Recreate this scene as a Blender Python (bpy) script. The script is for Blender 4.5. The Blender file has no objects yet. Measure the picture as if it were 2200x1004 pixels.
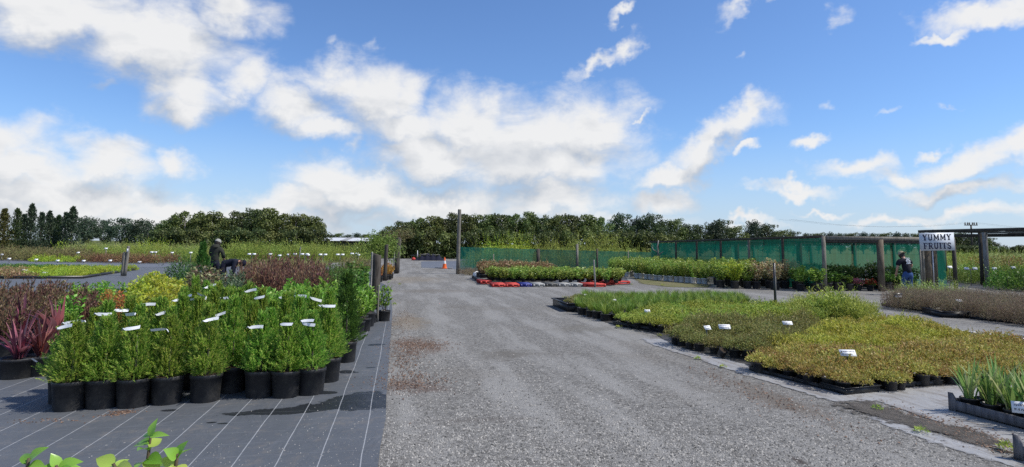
import bpy, math, random
import numpy as np
from mathutils import Vector, Matrix, Euler

# ------------------------------------------------------------------ camera
sc = bpy.context.scene
COL = sc.collection
F, PU, PV, CAM_H = 1300.0, 1100.0, 410.0, 1.7
PITCH, ROLL = math.atan(114.2/1300.0), 0.009
_r0 = Vector((math.cos(ROLL), 0, math.sin(ROLL)))
_u0 = Vector((-math.sin(ROLL), 0, math.cos(ROLL)))
FWD = (Vector((0, 1, 0))*math.cos(PITCH) + _u0*math.sin(PITCH)).normalized()
RGT = _r0
UPV = RGT.cross(FWD).normalized()
cam_d = bpy.data.cameras.new('camera')
cam = bpy.data.objects.new('camera', cam_d)
COL.objects.link(cam)
cam_d.sensor_width = 36.0
cam_d.lens = 36.0*F/2200.0
cam_d.shift_y = -(502.0-PV)/2200.0
cam_d.clip_start = 0.05
cam_d.clip_end = 6000.0
cam.matrix_world = Matrix(((RGT.x, UPV.x, -FWD.x, 0), (RGT.y, UPV.y, -FWD.y, 0), (RGT.z, UPV.z, -FWD.z, CAM_H), (0, 0, 0, 1)))
sc.camera = cam

def ray(u, v):
    return (FWD*F + RGT*(u-PU) - UPV*(v-PV)).normalized()
def G(u, v, z=0.0):
    """ground point seen at photo pixel u, v"""
    d = ray(u, v)
    t = (z-CAM_H)/d.z
    return Vector((d.x*t, d.y*t, z))
def hor(u):
    return 522.0 + 0.009*(u-860.0)
def D(u, d, z=0.0):
    """ground point d metres ahead in photo column u"""
    r = ray(u, hor(u)+2210.0/d)
    return Vector((r.x/r.y*d, d, z))
def T(u, v, d):
    r = ray(u, v)
    return Vector((r.x/r.y*d, d, CAM_H + r.z/r.y*d))
_e = ray(860, 522)
ER = Vector((_e.x, _e.y, 0)).normalized()          # along the gravel road
EP = Vector((ER.y, -ER.x, 0))                      # to its right
ROAD_ANG = math.atan2(EP.y, EP.x)

# ------------------------------------------------------------------ sun and exposure
SUN_EL, SUN_AZ = math.radians(52), math.radians(98)   # azimuth clockwise from +Y
sun_d = bpy.data.lights.new('sun', 'SUN')
sun_d.energy = 4.9
sun_d.angle = math.radians(0.53)
sun_d.color = (1.0, 0.95, 0.87)
sun = bpy.data.objects.new('sun', sun_d)
COL.objects.link(sun)
SDIR = Vector((math.sin(SUN_AZ)*math.cos(SUN_EL), math.cos(SUN_AZ)*math.cos(SUN_EL), math.sin(SUN_EL)))
sun.location = SDIR*60
sun.rotation_euler = SDIR.to_track_quat('Z', 'Y').to_euler()
sc.view_settings.view_transform = 'Standard'
sc.view_settings.look = 'None'
sc.view_settings.exposure = 0.0
sc.view_settings.gamma = 1.0
sc.view_settings.use_curve_mapping = False
sc.render.engine = 'CYCLES'
sc.cycles.max_bounces = 7
sc.cycles.diffuse_bounces = 3
sc.cycles.glossy_bounces = 2
sc.cycles.transmission_bounces = 3
sc.cycles.transparent_max_bounces = 16
sc.cycles.caustics_reflective = False
sc.cycles.caustics_refractive = False
try:
    sc.cycles.use_denoising = False
except Exception:
    pass

# ------------------------------------------------------------------ node helpers
class NT:
    def __init__(s, nt):
        s.t = nt
    def n(s, typ, **kw):
        nd = s.t.nodes.new(typ)
        for k, v in kw.items():
            setattr(nd, k, v)
        return nd
    def l(s, a, b):
        s.t.links.new(a, b)
    def put(s, sock, val):
        if hasattr(val, 'is_linked') or hasattr(val, 'node'):
            s.l(val, sock)
        else:
            sock.default_value = val
    def math(s, op, a, b=0.0, c=0.0, clamp=False):
        nd = s.n('ShaderNodeMath', operation=op)
        nd.use_clamp = clamp
        s.put(nd.inputs[0], a); s.put(nd.inputs[1], b); s.put(nd.inputs[2], c)
        return nd.outputs[0]
    def vmath(s, op, a, b=None):
        nd = s.n('ShaderNodeVectorMath', operation=op)
        s.put(nd.inputs[0], a)
        if b is not None:
            s.put(nd.inputs[3] if op == 'SCALE' else nd.inputs[1], b)
        return nd.outputs['Value'] if op == 'LENGTH' else nd.outputs[0]
    def noise(s, vec, scale, detail=4.0, rough=0.55, dist=0.0):
        nd = s.n('ShaderNodeTexNoise')
        if vec is not None:
            s.l(vec, nd.inputs['Vector'])
        nd.inputs['Scale'].default_value = scale
        nd.inputs['Detail'].default_value = detail
        nd.inputs['Roughness'].default_value = rough
        nd.inputs['Distortion'].default_value = dist
        return nd.outputs[0]
    def sstep(s, val, a, b):
        nd = s.n('ShaderNodeMapRange', interpolation_type='SMOOTHSTEP')
        s.put(nd.inputs[0], val)
        nd.inputs[1].default_value = a; nd.inputs[2].default_value = b
        nd.inputs[3].default_value = 0.0; nd.inputs[4].default_value = 1.0
        return nd.outputs[0]
    def mix(s, fac, a, b, blend='MIX'):
        nd = s.n('ShaderNodeMix', data_type='RGBA', blend_type=blend)
        s.put(nd.inputs[0], fac)
        for sock, v in ((nd.inputs[6], a), (nd.inputs[7], b)):
            if isinstance(v, (tuple, list)):
                v = tuple(v) + ((1.0,) if len(v) == 3 else ())
            s.put(sock, v)
        return nd.outputs[2]
    def ramp(s, fac, stops):
        nd = s.n('ShaderNodeValToRGB')
        el = nd.color_ramp.elements
        while len(el) < len(stops):
            el.new(0.5)
        for e, (p, c) in zip(el, stops):
            e.position = p
            e.color = tuple(c) + (1.0,)
        s.put(nd.inputs[0], fac)
        return nd.outputs[0]
    def blob(s, vec, cx, cy, rx, ry, rot=0.0):
        """1 at the centre of an ellipse, 0 on its rim, negative outside"""
        m = s.n('ShaderNodeMapping', vector_type='TEXTURE')
        s.l(vec, m.inputs[0])
        m.inputs['Location'].default_value = (cx, cy, 0)
        m.inputs['Rotation'].default_value = (0, 0, rot)
        m.inputs['Scale'].default_value = (rx, ry, 1)
        return s.math('SUBTRACT', 1.0, s.vmath('LENGTH', m.outputs[0]))

# ------------------------------------------------------------------ sky
w = bpy.data.worlds.new('World')
sc.world = w
w.use_nodes = True
w.node_tree.nodes.clear()
q = NT(w.node_tree)
sky = q.n('ShaderNodeTexSky', sky_type='NISHITA')
sky.sun_disc = False
sky.sun_elevation = SUN_EL
sky.sun_rotation = SUN_AZ
sky.altitude = 0.0
sky.air_density = 1.0
sky.dust_density = 0.25
sky.ozone_density = 3.0
tc = q.n('ShaderNodeTexCoord')
dirv = q.vmath('NORMALIZE', tc.outputs['Generated'])
sx = q.n('ShaderNodeSeparateXYZ'); q.l(dirv, sx.inputs[0])
az = q.math('ARCTAN2', sx.outputs[0], sx.outputs[1])
hyp = q.math('SQRT', q.math('ADD', q.math('MULTIPLY', sx.outputs[0], sx.outputs[0]), q.math('MULTIPLY', sx.outputs[1], sx.outputs[1])))
el = q.math('ARCTAN2', sx.outputs[2], hyp)
cmb = q.n('ShaderNodeCombineXYZ'); q.l(az, cmb.inputs[0]); q.l(el, cmb.inputs[1])
# warp the map a little so that no cloud is an ellipse
wn = q.n('ShaderNodeTexNoise'); q.l(dirv, wn.inputs['Vector'])
wn.inputs['Scale'].default_value = 9.0; wn.inputs['Detail'].default_value = 5.0; wn.inputs['Roughness'].default_value = 0.6
wv = q.vmath('SCALE', q.vmath('SUBTRACT', wn.outputs['Color'], (0.5, 0.5, 0.5)), 0.13)
pv = q.vmath('ADD', cmb.outputs[0], wv)

def azel(u, v):
    r = ray(u, v)
    return math.atan2(r.x, r.y), math.atan2(r.z, math.hypot(r.x, r.y))
CLOUDS = [  # u, v, rx, ry, rotation (up to the right), weight
    (120, 10, 330, 85, -14, 1), (330, 75, 240, 95, -22, 1), (480, 20, 120, 75, 15, .9), (410, 170, 110, 85, -30, .75), (405, 215, 85, 50, 10, .7),
    (530, 175, 85, 70, 0, .75), (640, 235, 110, 75, -20, .85), (715, 175, 80, 60, 20, .9), (800, 215, 140, 85, -15, 1), (870, 225, 70, 70, -10, .9), (690, 290, 90, 42, 5, .8), (890, 290, 140, 60, -10, 1),
    (1020, 275, 120, 75, 0, 1), (1170, 290, 200, 95, 5, 1.1), (1290, 265, 120, 60, 15, .9), (1375, 250, 50, 12, 25, .6), (1150, 360, 230, 65, 5, 1.05), (960, 345, 170, 55, 0, 1), (1290, 325, 75, 55, 30, .7),
    (760, 410, 170, 62, 0, 1), (1180, 430, 190, 50, 0, .95), (930, 435, 230, 50, 0, .9), (1410, 430, 75, 35, 8, .7), (640, 450, 190, 45, 0, .8),
    (20, 330, 130, 80, 0, 1), (70, 390, 190, 70, 0, 1), (245, 350, 120, 65, 0, 1), (390, 355, 62, 48, 0, .8), (150, 440, 380, 60, 0, 1), (430, 450, 240, 45, 0, .8), (300, 485, 700, 34, 0, .8), (1050, 480, 420, 30, 0, .8),
    (1530, 300, 140, 40, 33, .95), (1440, 372, 85, 30, 14, .9), (1600, 245, 75, 32, 42, .85), (1615, 312, 36, 13, 18, .5), (1500, 345, 70, 28, 20, .8),
    (1290, 128, 95, 22, 30, .55), (1350, 98, 45, 26, 45, .55), (1240, 150, 36, 16, 40, .45), (1342, 25, 45, 18, 30, .5), (1620, 8, 85, 24, 12, .75), (1575, 32, 45, 14, 20, .45),
    (2100, 25, 120, 30, 14, .85), (2010, 70, 55, 16, 20, .55), (2180, 5, 90, 36, 10, .85), (1720, 300, 52, 17, 18, .6), (1765, 212, 26, 9, 28, .45), (1790, 44, 22, 22, 30, .3),
    (2030, 305, 55, 13, 18, .5), (1850, 352, 130, 26, 3, .7), (1960, 368, 120, 26, 5, .75), (2100, 335, 150, 38, 20, .85), (2200, 300, 70, 50, 20, .85), (2080, 395, 200, 24, 6, .7), (1710, 405, 120, 17, -3, .6),
    (2100, 455, 200, 24, 6, .7), (1760, 447, 90, 11, 0, .5), (1590, 468, 110, 13, 0, .5), (1920, 475, 150, 14, 0, .5), (800, 100, 26, 20, 30, .32), (708, 95, 18, 20, 40, .3), (1916, 232, 26, 8, 15, .35), (2040, 208, 26, 8, 15, .35), (1585, 112, 12, 12, 0, .3), (230, 185, 60, 14, 0, .25)]
acc = accs = thin = None
pvs = q.vmath('ADD', pv, (0.022, 0.042, 0.0))     # the same map a step towards the sun
for (u, v, rx, ry, rot, wt) in CLOUDS:
    a0, e0 = azel(u, v)
    a1, e1 = azel(u+20, v); a2, e2 = azel(u, v-20)
    ka = math.hypot(a1-a0, e1-e0)/20; ke = math.hypot(a2-a0, e2-e0)/20
    tilt = math.atan2(e1-e0, a1-a0)
    if wt <= 0.45:
        b = q.blob(pv, a0, e0, rx*ka*1.9, ry*ke*1.9, math.radians(rot)+tilt)
        b = q.math('ADD', b, (wt-0.45)*0.8)
        thin = b if thin is None else q.math('MAXIMUM', thin, b)
        continue
    for sh_ in (0, 1):
        if sh_ and (ry < 30 or v > 470):
            continue
        b = q.blob(pvs if sh_ else pv, a0, e0, rx*ka*1.12, ry*ke*1.16, math.radians(rot)+tilt)
        if wt != 1:
            b = q.math('ADD', b, (wt-1)*0.55)
        if sh_:
            accs = b if accs is None else q.math('SMOOTH_MAX', accs, b, 0.1)
        else:
            acc = b if acc is None else q.math('SMOOTH_MAX', acc, b, 0.08)
inner = acc
# clouds outside the photograph (behind the viewer)
back = q.math('MULTIPLY', q.math('SUBTRACT', q.noise(dirv, 3.0, 5.0), 0.52), 3.0)
outside = q.sstep(sx.outputs[1], 0.45, 0.0)
acc = q.math('MAXIMUM', acc, q.math('SUBTRACT', q.math('MULTIPLY', back, outside), q.math('MULTIPLY', q.math('SUBTRACT', 1.0, outside), 3.0)))
# ragged wisps drawn out up to the right
mp = q.n('ShaderNodeMapping'); q.l(cmb.outputs[0], mp.inputs[0])
mp.inputs['Rotation'].default_value = (0, 0, math.radians(-32)); mp.inputs['Scale'].default_value = (0.62, 1.25, 1)
fb = q.noise(mp.outputs[0], 17.0, 9.0, 0.62, 0.35)
fb2 = q.noise(mp.outputs[0], 6.0, 4.0, 0.5)
dens = q.math('ADD', acc, q.math('MULTIPLY', q.math('SUBTRACT', fb, 0.5), 1.15))
dens = q.math('ADD', dens, q.math('MULTIPLY', q.math('SUBTRACT', fb2, 0.5), 0.6))
alpha = q.math('MULTIPLY', q.sstep(dens, -0.16, 0.70), 0.97)
wisp = q.math('MULTIPLY', q.sstep(q.math('ADD', thin, q.math('MULTIPLY', q.math('SUBTRACT', fb, 0.5), 2.4)), 0.25, 1.1), 0.5)
alpha = q.math('MAXIMUM', alpha, wisp)
# thickness: bases of the thick clouds are greyer
off = q.n('ShaderNodeMapping'); q.l(mp.outputs[0], off.inputs[0]); off.inputs['Location'].default_value = (0.012, 0.03, 0)
fb3 = q.noise(off.outputs[0], 17.0, 5.0, 0.55, 0.35)
fbs = q.noise(mp.outputs[0], 17.0, 5.0, 0.55, 0.35)
relief = q.math('MULTIPLY', q.math('SUBTRACT', fbs, fb3), 1.5)
slope = q.math('MAXIMUM', q.math('SUBTRACT', accs, inner), -0.3)      # > 0 on the side away from the sun
lit = q.math('ADD', q.math('SUBTRACT', 0.76, q.math('MULTIPLY', slope, 1.15)), relief)
lit = q.math('SUBTRACT', lit, q.math('MULTIPLY', q.sstep(dens, 0.5, 1.3), 0.22))
low = q.sstep(el, 0.15, 0.0)
lit = q.math('SUBTRACT', lit, q.math('MULTIPLY', low, 0.12), clamp=True)
ccol = q.mix(lit, (0.53, 0.58, 0.66), (1.0, 1.0, 1.0))
bg1 = q.n('ShaderNodeBackground'); q.l(q.mix(1.0, sky.outputs[0], (0.76, 0.93, 1.17), 'MULTIPLY'), bg1.inputs[0]); bg1.inputs[1].default_value = 0.135
bg2 = q.n('ShaderNodeBackground'); q.l(ccol, bg2.inputs[0]); bg2.inputs[1].default_value = 0.88
# thin veil low over the horizon
veil = q.math('MULTIPLY', q.sstep(el, 0.20, -0.01), 0.7)
air = q.mix(q.sstep(el, 0.0, 0.35), (0.55, 0.66, 0.84), (0.30, 0.48, 0.84))
bg3 = q.n('ShaderNodeBackground'); q.l(air, bg3.inputs[0]); bg3.inputs[1].default_value = 0.95
mv = q.n('ShaderNodeMixShader'); q.l(veil, mv.inputs[0]); q.l(bg1.outputs[0], mv.inputs[1]); q.l(bg3.outputs[0], mv.inputs[2])
mx = q.n('ShaderNodeMixShader'); q.l(alpha, mx.inputs[0]); q.l(mv.outputs[0], mx.inputs[1]); q.l(bg2.outputs[0], mx.inputs[2])
wo = q.n('ShaderNodeOutputWorld'); q.l(mx.outputs[0], wo.inputs[0])

# ------------------------------------------------------------------ materials
def new_mat(name):
    m = bpy.data.materials.new(name)
    m.use_nodes = True
    m.node_tree.nodes.clear()
    return m, NT(m.node_tree)
def finish(k, shader):
    o = k.n('ShaderNodeOutputMaterial')
    k.l(shader, o.inputs[0])
def principled(k, col, rough=0.6, spec=0.4, metal=0.0, normal=None):
    p = k.n('ShaderNodeBsdfPrincipled')
    if isinstance(col, tuple):
        p.inputs['Base Color'].default_value = col + (1.0,)
    else:
        k.l(col, p.inputs['Base Color'])
    k.put(p.inputs['Roughness'], rough)
    p.inputs['Specular IOR Level'].default_value = spec
    p.inputs['Metallic'].default_value = metal
    if normal is not None:
        k.l(normal, p.inputs['Normal'])
    return p.outputs[0]
def bump(k, h, strength=0.5, dist=0.01):
    b = k.n('ShaderNodeBump')
    k.l(h, b.inputs['Height'])
    b.inputs['Strength'].default_value = strength
    b.inputs['Distance'].default_value = dist
    return b.outputs[0]
def objco(k):
    return k.n('ShaderNodeTexCoord').outputs['Object']
def plain(name, col, rough=0.6, spec=0.4, var=0.25, scale=8.0, bumpy=0.0, metal=0.0):
    """a painted, moulded or cloth surface with uneven tone and slight dirt"""
    m, k = new_mat(name)
    v = objco(k)
    n = k.noise(v, scale, 5.0, 0.6)
    c = k.mix(n, tuple(x*(1-var) for x in col), tuple(min(1, x*(1+var)) for x in col))
    nb = bump(k, k.noise(v, scale*6, 3.0), bumpy, 0.005) if bumpy else None
    finish(k, principled(k, c, k.math('ADD', rough-0.08, k.math('MULTIPLY', n, 0.16)), spec, metal, nb))
    return m
def leafmat(name, cols, trans=0.3, rough=0.5, spec=0.25, objvar=0.25, gain=2.05):
    """foliage: every leaf has its own tone, every plant its own shift"""
    m, k = new_mat(name)
    g = k.n('ShaderNodeNewGeometry')
    n = len(cols)
    cols = [tuple(min(.6, x*gain) for x in cc) for cc in cols]
    c = k.ramp(g.outputs['Random Per Island'], [((i+0.5)/n, cc) for i, cc in enumerate(cols)])
    oi = k.n('ShaderNodeObjectInfo')
    hsv = k.n('ShaderNodeHueSaturation')
    k.l(c, hsv.inputs['Color'])
    k.l(k.math('ADD', 1.0-objvar*0.5, k.math('MULTIPLY', oi.outputs['Random'], objvar)), hsv.inputs['Value'])
    k.l(k.math('ADD', 0.5-0.025*objvar/0.25, k.math('MULTIPLY', oi.outputs['Random'], 0.05*objvar/0.25)), hsv.inputs['Hue'])
    p = principled(k, hsv.outputs[0], rough, spec)
    t = k.n('ShaderNodeBsdfTranslucent'); k.l(hsv.outputs[0], t.inputs[0])
    x = k.n('ShaderNodeMixShader'); x.inputs[0].default_value = trans*1.25
    k.l(p, x.inputs[1]); k.l(t.outputs[0], x.inputs[2])
    finish(k, x.outputs[0])
    return m
def woodmat(name, c1, c2, rough=0.85):
    m, k = new_mat(name)
    v = objco(k)
    mp = k.n('ShaderNodeMapping'); k.l(v, mp.inputs[0]); mp.inputs['Scale'].default_value = (14, 14, 1.6)
    g = k.noise(mp.outputs[0], 2.2, 6.0, 0.65, 0.4)
    n = k.noise(v, 2.0, 3.0)
    c = k.mix(k.sstep(g, 0.3, 0.7), c1, c2)
    c = k.mix(k.math('MULTIPLY', k.sstep(n, 0.45, 0.75), 0.5), c, tuple(x*0.45 for x in c1))
    finish(k, principled(k, c, rough, 0.2, 0, bump(k, g, 0.6, 0.01)))
    return m
def netmat(name, col, cover, tr=0.45):
    """knitted shade cloth: light passes through its holes"""
    m, k = new_mat(name)
    v = objco(k)
    n = k.noise(v, 1.3, 4.0, 0.6)
    mp = k.n('ShaderNodeMapping'); k.l(v, mp.inputs[0]); mp.inputs['Scale'].default_value = (7, 7, 0.35)
    st = k.noise(mp.outputs[0], 1.5, 3.0)
    c = k.mix(k.sstep(st, 0.3, 0.7), tuple(x*0.8 for x in col), tuple(x*1.2 for x in col))
    d = k.n('ShaderNodeBsdfDiffuse'); k.l(c, d.inputs[0])
    t = k.n('ShaderNodeBsdfTranslucent'); k.l(c, t.inputs[0])
    a = k.n('ShaderNodeMixShader'); a.inputs[0].default_value = tr
    k.l(d.outputs[0], a.inputs[1]); k.l(t.outputs[0], a.inputs[2])
    tp = k.n('ShaderNodeBsdfTransparent')
    x = k.n('ShaderNodeMixShader')
    k.l(k.math('ADD', cover-0.1, k.math('MULTIPLY', n, 0.2)), x.inputs[0])
    k.l(tp.outputs[0], x.inputs[1]); k.l(a.outputs[0], x.inputs[2])
    finish(k, x.outputs[0])
    return m

def roadframe(k):
    """object coordinates turned so that y runs along the road"""
    mp = k.n('ShaderNodeMapping'); k.l(objco(k), mp.inputs[0])
    mp.inputs['Rotation'].default_value = (0, 0, -ROAD_ANG)
    return mp.outputs[0]
def st(p):
    return p.dot(EP), p.dot(ER)

def make_gravel():
    m, k = new_mat('gravel')
    v = roadframe(k)
    vor = k.n('ShaderNodeTexVoronoi'); k.l(v, vor.inputs['Vector']); vor.inputs['Scale'].default_value = 62.0
    vor2 = k.n('ShaderNodeTexVoronoi'); k.l(v, vor2.inputs['Vector']); vor2.inputs['Scale'].default_value = 24.0
    sep = k.n('ShaderNodeSeparateColor'); k.l(vor.outputs['Color'], sep.inputs[0])
    sep2 = k.n('ShaderNodeSeparateColor'); k.l(vor2.outputs['Color'], sep2.inputs[0])
    stone = k.ramp(sep.outputs[0], [(0.0, (0.085, 0.082, 0.076)), (0.4, (0.176, 0.171, 0.160)), (0.85, (0.236, 0.229, 0.215)), (1.0, (0.36, 0.345, 0.315))])
    stone = k.mix(k.math('MULTIPLY', k.sstep(sep2.outputs[0], 0.72, 0.95), 0.45), stone, (0.09, 0.085, 0.08))
    big = k.noise(v, 0.35, 6.0, 0.6)
    mid = k.noise(v, 1.6, 7.0, 0.68, 0.6)
    mp = k.n('ShaderNodeMapping'); k.l(v, mp.inputs[0]); mp.inputs['Scale'].default_value = (1.6, 0.22, 1)
    track = k.noise(mp.outputs[0], 1.0, 4.0, 0.6)
    c = k.mix(k.math('MULTIPLY', k.sstep(mid, 0.52, 0.74), 0.55), stone, (0.115, 0.110, 0.102), 'MIX')
    c = k.mix(k.math('MULTIPLY', k.sstep(track, 0.44, 0.62), 0.55), c, (0.285, 0.28, 0.267))
    c = k.mix(k.math('MULTIPLY', k.sstep(big, 0.5, 0.72), 0.30), c, (0.125, 0.105, 0.08))
    # brown litter and soil by the weed mat and along the bed on the right
    for (u, vv, rx, ry, col, amt) in ((905, 740, 0.65, 1.1, (0.12, 0.07, 0.045), .7), (880, 830, 0.5, 0.5, (0.10, 0.06, 0.045), .6), (880, 690, 0.5, 1.9, (0.20, 0.16, 0.11), .6),
                                      (1650, 850, 0.35, 1.5, (0.12, 0.10, 0.08), .7), (1720, 990, .06, .25, (0.06, 0.05, 0.045), .9), (890, 600, 1.8, 3.5, (0.22, 0.19, 0.15), .6), (1100, 760, 1.1, .55, (0.11, 0.10, 0.085), .6),
                                      (1250, 705, 1.2, .6, (0.12, 0.11, 0.09), .5), (1050, 900, .8, .15, (0.12, 0.11, 0.10), .6), (940, 625, 2.2, 1.1, (0.16, 0.145, 0.125), .65)):
        s_, t_ = st(G(u, vv))
        b = k.blob(v, s_, t_, rx, ry)
        f = k.math('ADD', b, k.math('MULTIPLY', k.math('SUBTRACT', mid, 0.5), 2.6))
        c = k.mix(k.math('MULTIPLY', k.sstep(f, 0.0, 0.9), amt), c, col)
    h = k.math('ADD', k.math('MULTIPLY', vor.outputs['Distance'], -1.0), k.math('MULTIPLY', mid, 1.2))
    finish(k, principled(k, c, 0.9, 0.15, 0, bump(k, h, 0.8, 0.012)))
    return m
def make_mat_cloth(name, base, wet, lines=True, dirt=0.3, spots=()):
    m, k = new_mat(name)
    v = roadframe(k)
    n1 = k.noise(v, 1.1, 6.0, 0.65)
    n2 = k.noise(v, 7.0, 6.0, 0.7)
    c = k.mix(n1, tuple(x*0.8 for x in base), tuple(x*1.25 for x in base))
    c = k.mix(k.math('MULTIPLY', k.sstep(k.math('ADD', k.math('MULTIPLY', n2, 0.7), k.math('MULTIPLY', n1, 0.3)), 0.5, 0.66), dirt), c, (0.17, 0.15, 0.128))
    if not lines:
        mp = k.n('ShaderNodeMapping'); k.l(v, mp.inputs[0]); mp.inputs['Scale'].default_value = (5.0, 0.7, 1)
        s1 = k.noise(mp.outputs[0], 1.2, 7.0, 0.72)
        c = k.mix(k.math('MULTIPLY', k.sstep(s1, 0.46, 0.66), dirt*0.8), c, (0.145, 0.125, 0.105))
        c = k.mix(k.math('MULTIPLY', k.sstep(k.noise(v, 22.0, 4.0, 0.7), 0.58, 0.72), dirt*0.7), c, (0.09, 0.08, 0.072))
    rough = k.math('ADD', 0.5, k.math('MULTIPLY', n2, 0.2))
    wetf = None
    for (u, vv, rx, ry) in spots:
        s_, t_ = st(G(u, vv))
        b = k.math('ADD', k.blob(v, s_, t_, rx, ry), k.math('MULTIPLY', k.math('SUBTRACT', k.noise(v, 3.1, 5.0, 0.6), 0.5), 2.2))
        wetf = b if wetf is None else k.math('MAXIMUM', wetf, b)
    if wetf is not None:
        wf = k.sstep(wetf, 0.12, 0.22)
        c = k.mix(wf, c, wet)
        rough = k.math('SUBTRACT', rough, k.math('MULTIPLY', wf, 0.15))
    if lines:
        wnz = k.n('ShaderNodeTexNoise'); k.l(v, wnz.inputs['Vector']); wnz.inputs['Scale'].default_value = 0.9
        vv2 = k.vmath('ADD', v, k.vmath('SCALE', k.vmath('SUBTRACT', wnz.outputs['Color'], (0.5, 0.5, 0.5)), 0.03))
        se = k.n('ShaderNodeSeparateXYZ'); k.l(vv2, se.inputs[0])
        def line(coord, pitch, width, off=0.0):
            fr = k.math('FRACT', k.math('DIVIDE', k.math('ADD', coord, off+100*pitch), pitch))
            return k.math('LESS_THAN', k.math('ABSOLUTE', k.math('SUBTRACT', fr, 0.5)), width/pitch*0.5)
        la = line(se.outputs[0], 0.32, 0.0085, 0.10)
        lb = line(se.outputs[1], 0.32, 0.005)
        c = k.mix(k.math('MULTIPLY', la, k.math('ADD', 0.35, k.math('MULTIPLY', n2, 0.7))), c, (0.36, 0.37, 0.38))
        c = k.mix(k.math('MULTIPLY', lb, 0.22), c, (0.30, 0.31, 0.33))
        # pale grit
        vo = k.n('ShaderNodeTexVoronoi'); k.l(v, vo.inputs['Vector']); vo.inputs['Scale'].default_value = 9.0
        g = k.math('MULTIPLY', k.math('LESS_THAN', vo.outputs['Distance'], 0.085), k.sstep(n1, 0.45, 0.6))
        c = k.mix(k.math('MULTIPLY', g, 0.75), c, (0.36, 0.34, 0.30))
    finish(k, principled(k, c, rough, 0.35, 0, bump(k, k.noise(v, 2.4, 5.0, 0.62, 0.8), 0.6, 0.05)))
    return m
def softened(m):
    """let a thin layer break up where its cover attribute falls off"""
    k = NT(m.node_tree)
    out = [n for n in m.node_tree.nodes if n.type == 'OUTPUT_MATERIAL'][0]
    src = out.inputs[0].links[0].from_socket
    at_ = k.n('ShaderNodeAttribute'); at_.attribute_name = 'cover'
    n = k.noise(objco(k), 7.0, 6.0, 0.7)
    f = k.sstep(k.math('ADD', at_.outputs['Fac'], k.math('MULTIPLY', k.math('SUBTRACT', n, 0.5), 1.5)), 0.35, 0.6)
    tp = k.n('ShaderNodeBsdfTransparent'); x = k.n('ShaderNodeMixShader')
    k.l(f, x.inputs[0]); k.l(tp.outputs[0], x.inputs[1]); k.l(src, x.inputs[2]); k.l(x.outputs[0], out.inputs[0])
    return m
def make_ground(name, c1, c2, c3, scale=0.6):
    m, k = new_mat(name)
    v = objco(k)
    a = k.noise(v, scale, 6.0, 0.65); b = k.noise(v, scale*14, 5.0, 0.7)
    c = k.mix(k.sstep(a, 0.35, 0.65), c1, c2)
    c = k.mix(k.sstep(b, 0.5, 0.75), c, c3)
    finish(k, principled(k, c, 0.95, 0.1, 0, bump(k, b, 0.8, 0.05)))
    return m

M = {}
M['gravel'] = make_gravel()
M['mat'] = make_mat_cloth('weed_mat_cloth', (0.086, 0.093, 0.104), (0.019, 0.021, 0.024), True, 0.42,
                          ((600, 885, 0.62, 0.12), (775, 860, 0.46, 0.38), (690, 876, .5, .2), (805, 872, .3, .16), (810, 741, 0.16, 0.12), (745, 800, 0.16, 0.12), (455, 908, .05, .03), (480, 910, .06, .025), (365, 882, 0.12, 0.05), (800, 790, .10, .05), (690, 845, .2, .1)))
M['yard'] = make_mat_cloth('yard_cloth', (0.115, 0.125, 0.145), (0.07, 0.075, 0.08), False, 0.25)
M['pale_mat'] = make_mat_cloth('bleached_cloth', (0.285, 0.285, 0.285), (0.2, 0.2, 0.2), False, 0.95)
M['bed_mat'] = make_mat_cloth('bed_cloth', (0.045, 0.045, 0.045), (0.02, 0.02, 0.02), False, 0.5)
M['ground'] = make_ground('field_soil', (0.10, 0.11, 0.035), (0.075, 0.09, 0.03), (0.12, 0.105, 0.06))
M['lawn'] = make_ground('short_grass', (0.12, 0.125, 0.05), (0.17, 0.155, 0.085), (0.20, 0.18, 0.12), 1.2)
M['soil_mix'] = make_ground('spilt_soil', (0.10, 0.092, 0.082), (0.155, 0.14, 0.125), (0.22, 0.20, 0.18), 6)
M['soil'] = make_ground('potting_mix', (0.05, 0.036, 0.026), (0.10, 0.075, 0.055), (0.22, 0.17, 0.12), 20)
M['pot'] = plain('black_plastic', (0.020, 0.021, 0.024), 0.42, 0.45, 0.35, 9)
def dusty(name):
    m, k = new_mat(name)
    v = objco(k); oi = k.n('ShaderNodeObjectInfo')
    vo = k.vmath('ADD', v, k.vmath('SCALE', (1.0, 3.0, 7.0), oi.outputs['Random']))
    n = k.noise(vo, 6.0, 6.0, 0.7); n2 = k.noise(vo, 30.0, 4.0, 0.6)
    c = k.mix(k.math('MULTIPLY', k.sstep(n, 0.42, 0.72), 0.55), (0.017, 0.018, 0.021), (0.085, 0.078, 0.068))
    c = k.mix(k.math('MULTIPLY', k.sstep(n2, 0.60, 0.74), 0.5), c, (0.12, 0.105, 0.09))
    finish(k, principled(k, c, k.math('ADD', 0.34, k.math('MULTIPLY', n, 0.35)), 0.45))
    return m
M['pot'] = dusty('dusty_black_plastic')
M['white_pot'] = plain('white_bag', (0.62, 0.62, 0.60), 0.5, 0.3, 0.15, 9)
M['tray'] = plain('black_tray', (0.017, 0.018, 0.021), 0.4, 0.45, 0.4, 6)
M['white'] = plain('white_card', (0.80, 0.81, 0.82), 0.45, 0.35, 0.06, 20)
M['ink'] = plain('dark_ink', (0.03, 0.035, 0.06), 0.6, 0.2, 0.2, 30)
M['navy'] = plain('navy_lettering', (0.022, 0.026, 0.06), 0.55, 0.3, 0.15, 6)
M['sign'] = plain('sign_board', (0.56, 0.60, 0.66), 0.5, 0.35, 0.10, 3)
M['post'] = woodmat('weathered_post', (0.13, 0.115, 0.095), (0.25, 0.235, 0.20))
M['dark_post'] = woodmat('dark_post', (0.045, 0.038, 0.032), (0.10, 0.088, 0.075))
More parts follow.
